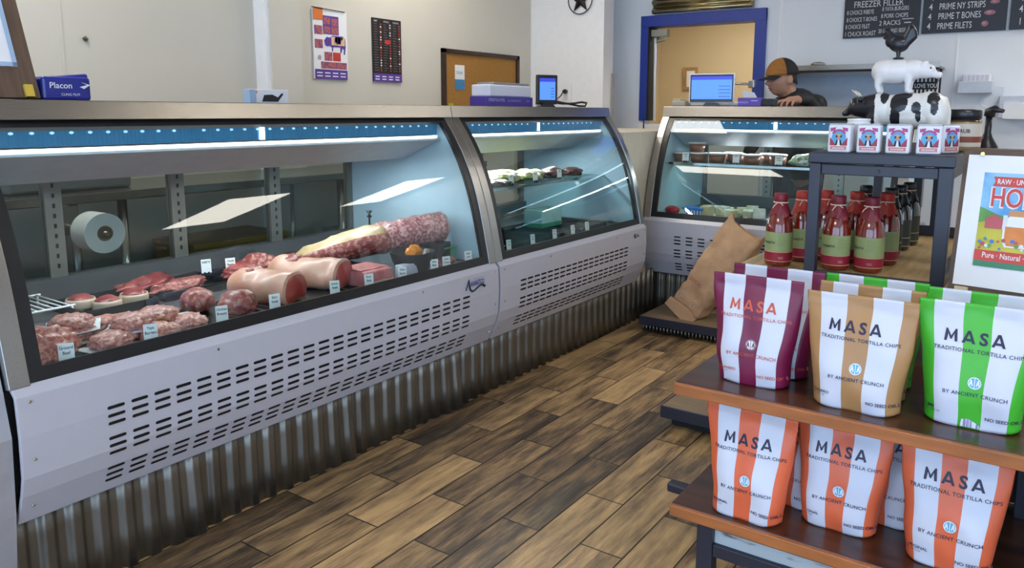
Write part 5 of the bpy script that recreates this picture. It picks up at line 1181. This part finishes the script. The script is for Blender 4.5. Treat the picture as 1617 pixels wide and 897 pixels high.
# middle case
for k, y in enumerate((2.80, 2.99, 3.18, 3.37, 3.56, 3.78)):
    o = tray(-2.28, y, .36, .17, 'dark pan in the middle case, number %s from its left end' % ('one', 'two', 'three', 'four', 'five', 'six')[k], .03); o['group'] = 'dark pans in the middle case'
    o['label'] = ('dark pan at the left end of the middle case deck', 'dark pan second from the left in the middle case', 'dark pan third from the left in the middle case', 'dark pan fourth from the left in the middle case', 'dark pan fifth from the left in the middle case', 'dark pan at the right end of the middle case deck')[k]
for k, y in enumerate((2.87, 3.07, 3.27, 3.45, 3.60)):
    price_tag(-2.075, y, ZD+.001, ('', '')[:0] or ('CUT', 'LB'), ('leftmost', 'second', 'third', 'fourth', 'rightmost')[k]+' tag along the deck of the middle case', group='tags in the middle case', w_=.026, h=.05)
ZS = .901
m_film = mat('clear_film_pack', (.55,.60,.58), .15, var=.25, scale=12, bump=.5, coat=.6); m_veg = mat('wrapped_greens', (.30,.34,.10), .35, col2=(.55,.50,.30), scale=14, bump=.5); m_sausage = mat('dark_sausage', (.07,.03,.025), .3, var=.4)
for x, y, r_, m, l in ((-2.38, 2.86, (.09,.09,.03), m_film, 'clear film pack at the left end of the upper shelf'), (-2.40, 3.05, (.09,.10,.035), m_film, 'frosty wrapped pack second on the upper shelf of the middle case'), (-2.42, 3.27, (.09,.11,.04), m_veg, 'yellow green wrapped pack on the upper shelf of the middle case'),
                     (-2.40, 3.50, (.08,.10,.035), m_veg, 'olive wrapped pack on the upper shelf of the middle case'), (-2.38, 3.70, (.07,.09,.035), m_sausage, 'dark sausage pack on the upper shelf of the middle case'), (-2.30, 3.08, (.045,.10,.02), m_sausage, 'dark stick pack along the front of the upper shelf'), (-2.36, 3.90, (.06,.07,.03), m_sausage, 'dark pack at the right end of the upper shelf')):
    lump('wrapped_pack', l, (x, y, ZS+r_[2]*.72), r_, m, int(y*10), .25, cat='pack', group='packs on the upper shelf')
for k, y in enumerate((3.16, 3.38, 3.62)): price_tag(-2.27, y, ZS, ('LB',), ('left', 'middle', 'right')[k]+' tag on the upper shelf of the middle case', group='tags in the middle case', w_=.03, h=.045)
b = MB(); b.box(-2.36, -2.24, 3.40, 3.60, ZD+.034, ZD+.13, 0, .006); b.box(-2.362, -2.238, 3.398, 3.602, ZD+.034, ZD+.06, 1, .004); tag(b.build('green_box', [mat('aqua_box', (.35,.60,.58), .4), mat('pack_green')]), 'aqua box with a green base under the upper shelf', 'box')
# deli case
Z3 = .956
m_broth = mat('brown_soup', (.20,.075,.045), .3, var=.15); m_tubc = mat('tub_plastic', (.60,.58,.58), .25, var=.03)
t = thing('deli_tub', 'round tub of brown soup at the left end of the deli shelf', 'tub', (0,0,0), 'soup tubs on the deli shelf')
b = MB(); b.lathe([(.046, 0), (.054, .052)], n=26); b.build('contents', m_broth, t)
b = MB(); b.lathe([(.0545, .0525), (.058, .053), (.058, .062), (.050, .064)], n=26); b.build('lid', m_tubc, t)
place(t, (-2.015, 4.72, Z3), 0)
for x, y, z, l in ((-1.90, 4.72, Z3, 'tub of brown soup, second in the front row of the deli shelf'), (-1.785, 4.74, Z3, 'tub of brown soup, third in the front row of the deli shelf'), (-1.93, 4.76, Z3+.065, 'tub of brown soup stacked on top of the front row'), (-1.675, 4.78, Z3, 'tub of brown soup, fourth in the front row of the deli shelf'), (-1.545, 4.70, Z3, 'tub of brown soup standing alone right of the group'),
                 (-1.42, 4.82, Z3, 'tub of brown soup between the lone tub and the speckled bag'), (-1.73, 4.89, Z3, 'tub of brown soup behind the fourth tub of the front row'), (-1.50, 4.90, Z3, 'tub of brown soup far back behind the lone tub')): dup(t, (x, y, z), 0, l)
price_tag(-1.955, 4.635, Z3, ('SOUP', 'QT'), 'tag in front of the stacked soup tubs', rz=0, w_=.045, h=.055, group='tags in the deli case'); price_tag(-1.625, 4.64, Z3, ('CHILI',), 'tag left of the lone soup tub', rz=.2, w_=.04, h=.055, group='tags in the deli case')
price_tag(-1.36, 4.63, Z3, ('GREEN', 'CHILE'), 'tag left of the speckled bag', rz=0, w_=.045, h=.05, group='tags in the deli case'); price_tag(-1.12, 4.62, Z3, ('PINT',), 'tag before the white pouch on the deli shelf', rz=0, w_=.045, h=.05, group='tags in the deli case')
lump('speckled_bag', 'speckled pale green bag lying on the deli shelf', (-1.21, 4.76, Z3+.032), (.115, .06, .042), mat('speckled_greens', (.18,.25,.12), .3, col2=(.62,.66,.58), scale=45, bump=.4), 61, .2, .35, cat='bag')
lump('white_pouch', 'small white pouch right of the speckled bag', (-1.04, 4.68, Z3+.022), (.07, .05, .028), m_butch, 62, .2, .2, cat='pouch')
lump('cheese_ball', 'round red wax cheese at the left of the deli deck', (-2.02, 4.60, ZD+.028), (.048, .045, .030), mat('red_wax', (.40,.012,.03), .3), 63, .06, cat='cheese')
t = thing('blue_basket', 'blue plastic basket on the deli deck', 'basket', (-1.88, 4.66, ZD))
b = MB(); b.prism([(-.045,0),(.045,0),(.065,.045),(-.065,.045)], (-1.88, 4.60, ZD+.001), (1,0,0), (0,0,1), -.09); b.box(-1.95, -1.81, 4.595, 4.70, ZD+.040, ZD+.052, 0, .003)
b.build('basket', mat('basket_blue', (.02,.18,.62), .35), t); b = MB()
for k in range(6): b.box(-1.93+k*.02, -1.922+k*.02, 4.596, 4.599, ZD+.008, ZD+.036)
b.build('slots', m_butch, t)
m_chs = mat('cheese_wrap', (.52,.46,.26), .3, col2=(.62,.62,.55), scale=12, bump=.2); m_bl = mat('blue_white_pack', (.05,.25,.60), .3, col2=(.62,.68,.74), thr=(.46,.54), scale=14)
rnd = random.Random(17)
b = MB(); b.box(-2.06, -1.62, 4.50, 4.85, ZD, ZD+.006); tag(b.build('cream_mat', mat('cream_mat', (.60,.52,.36), .5)), 'cream mat on the left of the deli deck', 'mat')
for k in range(9):
    x, y = -1.80+.085*(k % 5)+rnd.uniform(-.01,.01), 4.64+.12*(k//5)+(.05 if k % 2 else 0)
    b = MB(); b.box(x-.036, x+.036, y-.03, y+.03, ZD+.007, ZD+.045+rnd.uniform(0,.03), 0, .006, rot=(rnd.uniform(-.15,.15), 0, rnd.uniform(-.4,.4)))
    tag(b.build('cheese_pack', m_chs), ('pale wrapped cheese pack in the front row of the deli deck' if k < 5 else 'pale wrapped cheese pack in the back row of the deli deck'), 'cheese', 'cheese packs in front' if k < 5 else 'cheese packs at the back')
for k in range(10):
    x, y, z = -1.34+.125*(k % 5), 4.60+.13*(k//5), ZD+.001
    b = MB(); b.box(x-.055, x+.055, y-.055, y+.055, z, z+.028+.02*(k//5), 0, .005, rot=(0, 0, rnd.uniform(-.15,.15)))
    tag(b.build('blue_tray_pack', m_bl), ('blue and white tray pack in the front row of the deli deck' if k < 5 else 'blue and white tray pack in the back row of the deli deck'), 'pack', 'blue packs in front' if k < 5 else 'blue packs at the back')
# ---------------------------------------------------------------- worker behind the deli case
m_skin = mat('skin', (.50,.26,.17), .5, var=.06, bump=.03); m_jack = mat('black_jacket', (.010,.011,.014), .6, var=.2, bump=.1)
HC = Vector((-1.615, 5.47, 1.505)); ang = math.radians(-134)
fx = Vector((math.cos(ang), math.sin(ang), 0)); fy = Vector((-math.sin(ang), math.cos(ang), 0)); fz = Vector((0,0,1))
tilt = -.10
Hrot = Matrix((fx, fy, fz)).transposed() @ Euler((0, .12, 0)).to_matrix()
def hp(x, y, z): return HC + Hrot @ Vector((x, y, z))
def head_pt(n):
    """skull radius by direction: n unit vector, +x face, +z up"""
    p = Vector((n.x*.098, n.y*.076, n.z*.118))
    if n.x > 0 and n.z < .25: p.y *= 1-.25*n.x*min(1, .25-n.z)
    if n.x < 0 and n.z < -.2: p.x *= .80
    if n.x > 0 and n.z < -.1: p.x += .006*n.x
    def g(cy, cz, sy, sz): return math.exp(-((p.y-cy)/sy)**2-((p.z-cz)/sz)**2) if n.x > 0 else 0
    p.x += .027*g(0, -.020, .010, .013)+.016*g(0, .000, .008, .020)+.007*g(0, .030, .045, .010)-.009*(g(.030, .010, .014, .011)+g(-.030, .010, .014, .011))
    p.x += .009*g(0, -.052, .020, .006)+.008*g(0, -.066, .018, .006)-.006*g(0, -.059, .024, .003)+.011*g(0, -.092, .022, .016)+.004*(g(.045, -.02, .02, .02)+g(-.045, -.02, .02, .02))
    return p
def person_body(mb):
    bm2 = bmesh.new(); bmesh.ops.create_icosphere(bm2, subdivisions=5, radius=1)
    for v in bm2.verts: v.co = HC + Hrot @ head_pt(v.co.normalized())
    mb.merge(bm2, 0)
    for s_ in (-1, 1):                                    # ears
        b2 = bmesh.new(); bmesh.ops.create_icosphere(b2, subdivisions=3, radius=1)
        for v in b2.verts:
            q = Vector((v.co.x*.021-.014, s_*.080+v.co.y*.015+s_*.008*(v.co.x < 0), v.co.z*.034-.008)); v.co = HC+Hrot @ q
        mb.merge(b2, 0)
    nb = hp(-.025, 0, -.06); bx = Vector((-1.50, 5.60, 0))
    cap(mb, nb, (-1.545, 5.545, 1.335), .058, .066)
    cap(mb, (-1.53, 5.57, 1.28), (-1.50, 5.60, 1.0), .15, .155, 16); cap(mb, (-1.50, 5.60, 1.0), (-1.50, 5.60, .90), .155, .16, 16)
    sr, sl = Vector((-1.655, 5.665, 1.325)), Vector((-1.385, 5.50, 1.325))
    cap(mb, (-1.53, 5.56, 1.335), sr, .07, .062); cap(mb, (-1.53, 5.56, 1.335), sl, .07, .062)
    # right arm hanging forward behind the case, left arm bent with its hand on the case top
    e1 = Vector((-1.78, 5.50, 1.10)); cap(mb, sr, e1, .052, .042); w1 = Vector((-1.81, 5.43, .98)); cap(mb, e1, w1, .040, .028)
    e2 = Vector((-1.33, 5.42, 1.24)); cap(mb, sl, e2, .054, .044)
    w2 = Vector((-1.42, 5.125, 1.358)); cap(mb, e2, Vector((-1.38, 5.27, 1.360)), .042, .036); cap(mb, Vector((-1.38, 5.27, 1.360)), w2, .036, .027)
    # hips and legs
    for s_ in (-1, 1):
        h = Vector((-1.50, 5.60, .88))+Vector((.85, .5, 0))*(.085*s_); cap(mb, h, h+Vector((0,-.01,-.42)), .085, .058); cap(mb, h+Vector((0,-.01,-.42)), h+Vector((0,.02,-.80)), .056, .040); cap(mb, h+Vector((0,.02,-.835)), h+Vector((-.07,-.13,-.845)), .035, .030)
    # hand: palm, four unequal bent fingers over the front of the top, thumb from the side
    pc = Vector((-1.435, 5.04, 1.350)); cap(mb, w2, pc, .026, .027)
    hx = Vector((1, .1, 0)).normalized(); hf = Vector((-.12, -1, 0)).normalized()
    for k in range(4): cap(mb, pc+hx*(-.030+.020*k)-hf*.02, pc+hx*(-.033+.022*k)+hf*.018, .014, .012, 10)
    for k, (L1, L2, L3) in enumerate(((.032, .022, .018), (.038, .026, .020), (.035, .024, .019), (.028, .018, .016))):
        a = pc+hx*(-.034+.0245*k)+hf*.020; b_ = a+hf*L1+hx*(-.010+.006*k)+Vector((0,0,-.006)); c_ = b_+hf*L2*.8+Vector((0,0,-L2*.65)); d_ = c_+hf*L3*.35+Vector((0,0,-L3*.8))
        cap(mb, a, b_, .0105, .0098, 10); cap(mb, b_, c_, .0098, .009, 10); cap(mb, c_, d_, .009, .0075, 10)
    a = pc-hx*.034-hf*.022; b_ = a-hx*.030+hf*.020+Vector((0,0,-.014)); c_ = b_-hx*.014+hf*.026+Vector((0,0,-.012)); cap(mb, a, b_, .013, .011, 10); cap(mb, b_, c_, .011, .009, 10)
body = remeshed('person', m_skin, person_body, .0055, None, 3)
tag(body, 'worker in a brown and black cap and black jacket behind the deli case', 'person')
def shell(name, m, build, vox=.009, sm=4): return remeshed(name, m, build, vox, body, sm)
def jacket(mb):
    cap(mb, (-1.535, 5.555, 1.345), (-1.53, 5.57, 1.28), .085, .165, 18); cap(mb, (-1.53, 5.57, 1.28), (-1.50, 5.60, .92), .168, .172, 18)
    sr, sl = Vector((-1.655, 5.665, 1.325)), Vector((-1.385, 5.50, 1.325))
    cap(mb, (-1.53, 5.56, 1.350), sr, .075, .078); cap(mb, (-1.53, 5.56, 1.350), sl, .075, .078)
    e1 = Vector((-1.78, 5.50, 1.10)); cap(mb, sr, e1, .070, .056); cap(mb, e1, (-1.81, 5.44, 1.0), .055, .044)
    e2 = Vector((-1.33, 5.42, 1.24)); cap(mb, sl, e2, .074, .060); cap(mb, e2, (-1.38, 5.27, 1.360), .058, .048); cap(mb, (-1.38, 5.27, 1.360), (-1.408, 5.175, 1.362), .043, .036)
    # stand-up collar
    c0 = Vector((-1.555, 5.53, 1.37)); 
    for k in range(22):
        a = 2*PI*k/22
        if math.cos(a-ang) > .82: continue
        p = c0+Vector((.074*math.cos(a), .074*math.sin(a), 0)); top = .052-.03*max(0, math.cos(a-ang)); cap(mb, p, p+Vector((.0, .0, top))-Vector((math.cos(a), math.sin(a), 0))*.006, .013, .010, 8)
shell('jacket', m_jack, jacket, .007, 4)
def trousers(mb):
    for s_ in (-1, 1):
        h = Vector((-1.50, 5.60, .88))+Vector((.85, .5, 0))*(.085*s_); cap(mb, h+Vector((0,0,.03)), h+Vector((0,-.01,-.42)), .102, .075); cap(mb, h+Vector((0,-.01,-.42)), h+Vector((0,.02,-.76)), .073, .062)
shell('trousers', mat('dark_trousers', (.02,.022,.03), .7), trousers, .012, 3)
b = MB()
for s_ in (-1, 1):
    h = Vector((-1.50, 5.60, .88))+Vector((.85, .5, 0))*(.085*s_); cap(b, h+Vector((.012,.04,-.828)), h+Vector((-.085,-.15,-.832)), .047, .044)
b.build('shoes', m_blackpl, body)
# cap: crown in two colours, brim; lips, eyebrows, stubble hair
m_cap1 = mat('cap_brown', (.30,.12,.02), .8, var=.15, scale=40, bump=.2); m_cap2 = mat('cap_black', (.012,.012,.013), .8)
b = MB(); rows = []
for i in range(13):
    ph_ = PI/2*i/12; row = []
    for k in range(40):
        a = 2*PI*k/40; n = Vector((math.cos(a)*math.cos(ph_), math.sin(a)*math.cos(ph_), math.sin(ph_)))
        row.append(hp(n.x*.112-.006, n.y*.092, .028+n.z*.115-(.012*math.cos(a) if i == 0 else 0)*-.6))
    rows.append(row)
b.grid(rows, closeu=True, mifn=lambda i, j: 0 if (j < 9 or j >= 31) else 1)
o = b.build('cap_crown', [m_cap1, m_cap2], body); md = o.modifiers.new('s', 'SOLIDIFY'); md.thickness = .004; md.offset = 1
b = MB(); rows = []
for i in range(8):
    s_ = i/7; rows.append([hp(.098*math.cos(a)*1+ (.075*s_)*math.cos(a)**.5, (.086+.002*s_)*math.sin(a), .034-.018*s_-.012*(abs(math.sin(a))**2)) for a in [-1.12+2.24*k/20 for k in range(21)]])
b.grid(rows); o = b.build('cap_brim', m_cap2, body); md = o.modifiers.new('s', 'SOLIDIFY'); md.thickness = .004
def on_face(y, z, d=.001):
    best = None
    n = Vector((1, 0, 0)); yy, zz = y/.076, z/.118
    x = math.sqrt(max(.02, 1-yy*yy-zz*zz)); 
    for _ in range(12):
        n = Vector((x, yy, zz)).normalized(); p = head_pt(n); yy += (y-p.y)/.076*.8; zz += (z-p.z)/.118*.8
        x = math.sqrt(max(.02, 1-min(.97, yy*yy+zz*zz)))
    return HC + Hrot @ (p+Vector((d, 0, 0)))
b = MB()
for zc, hgt, mi in ((-.053, .005, 0), (-.066, .006, 0), (-.0595, .0022, 1)): b.grid([[on_face(-.022+.044*k/12, zc+hgt*(j-1)*(1-((k-6)/6.3)**2), .002) for k in range(13)] for j in range(3)], mi)
b.build('lips', [mat('lip', (.30,.11,.09), .45), mat('mouth_line', (.05,.015,.015), .6)], body)
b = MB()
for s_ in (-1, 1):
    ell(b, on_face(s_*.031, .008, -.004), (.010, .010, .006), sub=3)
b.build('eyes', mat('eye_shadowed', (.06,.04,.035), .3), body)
b = MB()
for s_ in (-1, 1): b.grid([[on_face(s_*(.016+.030*k/8), .026-.003*abs(k-3)/5+.004*j, .003) for k in range(9)] for j in range(2)])
b.build('eyebrows', mat('dark_hair', (.02,.013,.01), .7), body)
b = MB()
for s_ in (-1, 1): b.grid([[hp(-.042-.042*k/6, s_*(.072-.022*(k/6)**2), .02-.022*j*(1+.5*k/6)) for k in range(7)] for j in range(3)])
o = b.build('short_hair', mat('dark_hair'), body); md = o.modifiers.new('s', 'SOLIDIFY'); md.thickness = .006; md.offset = 0
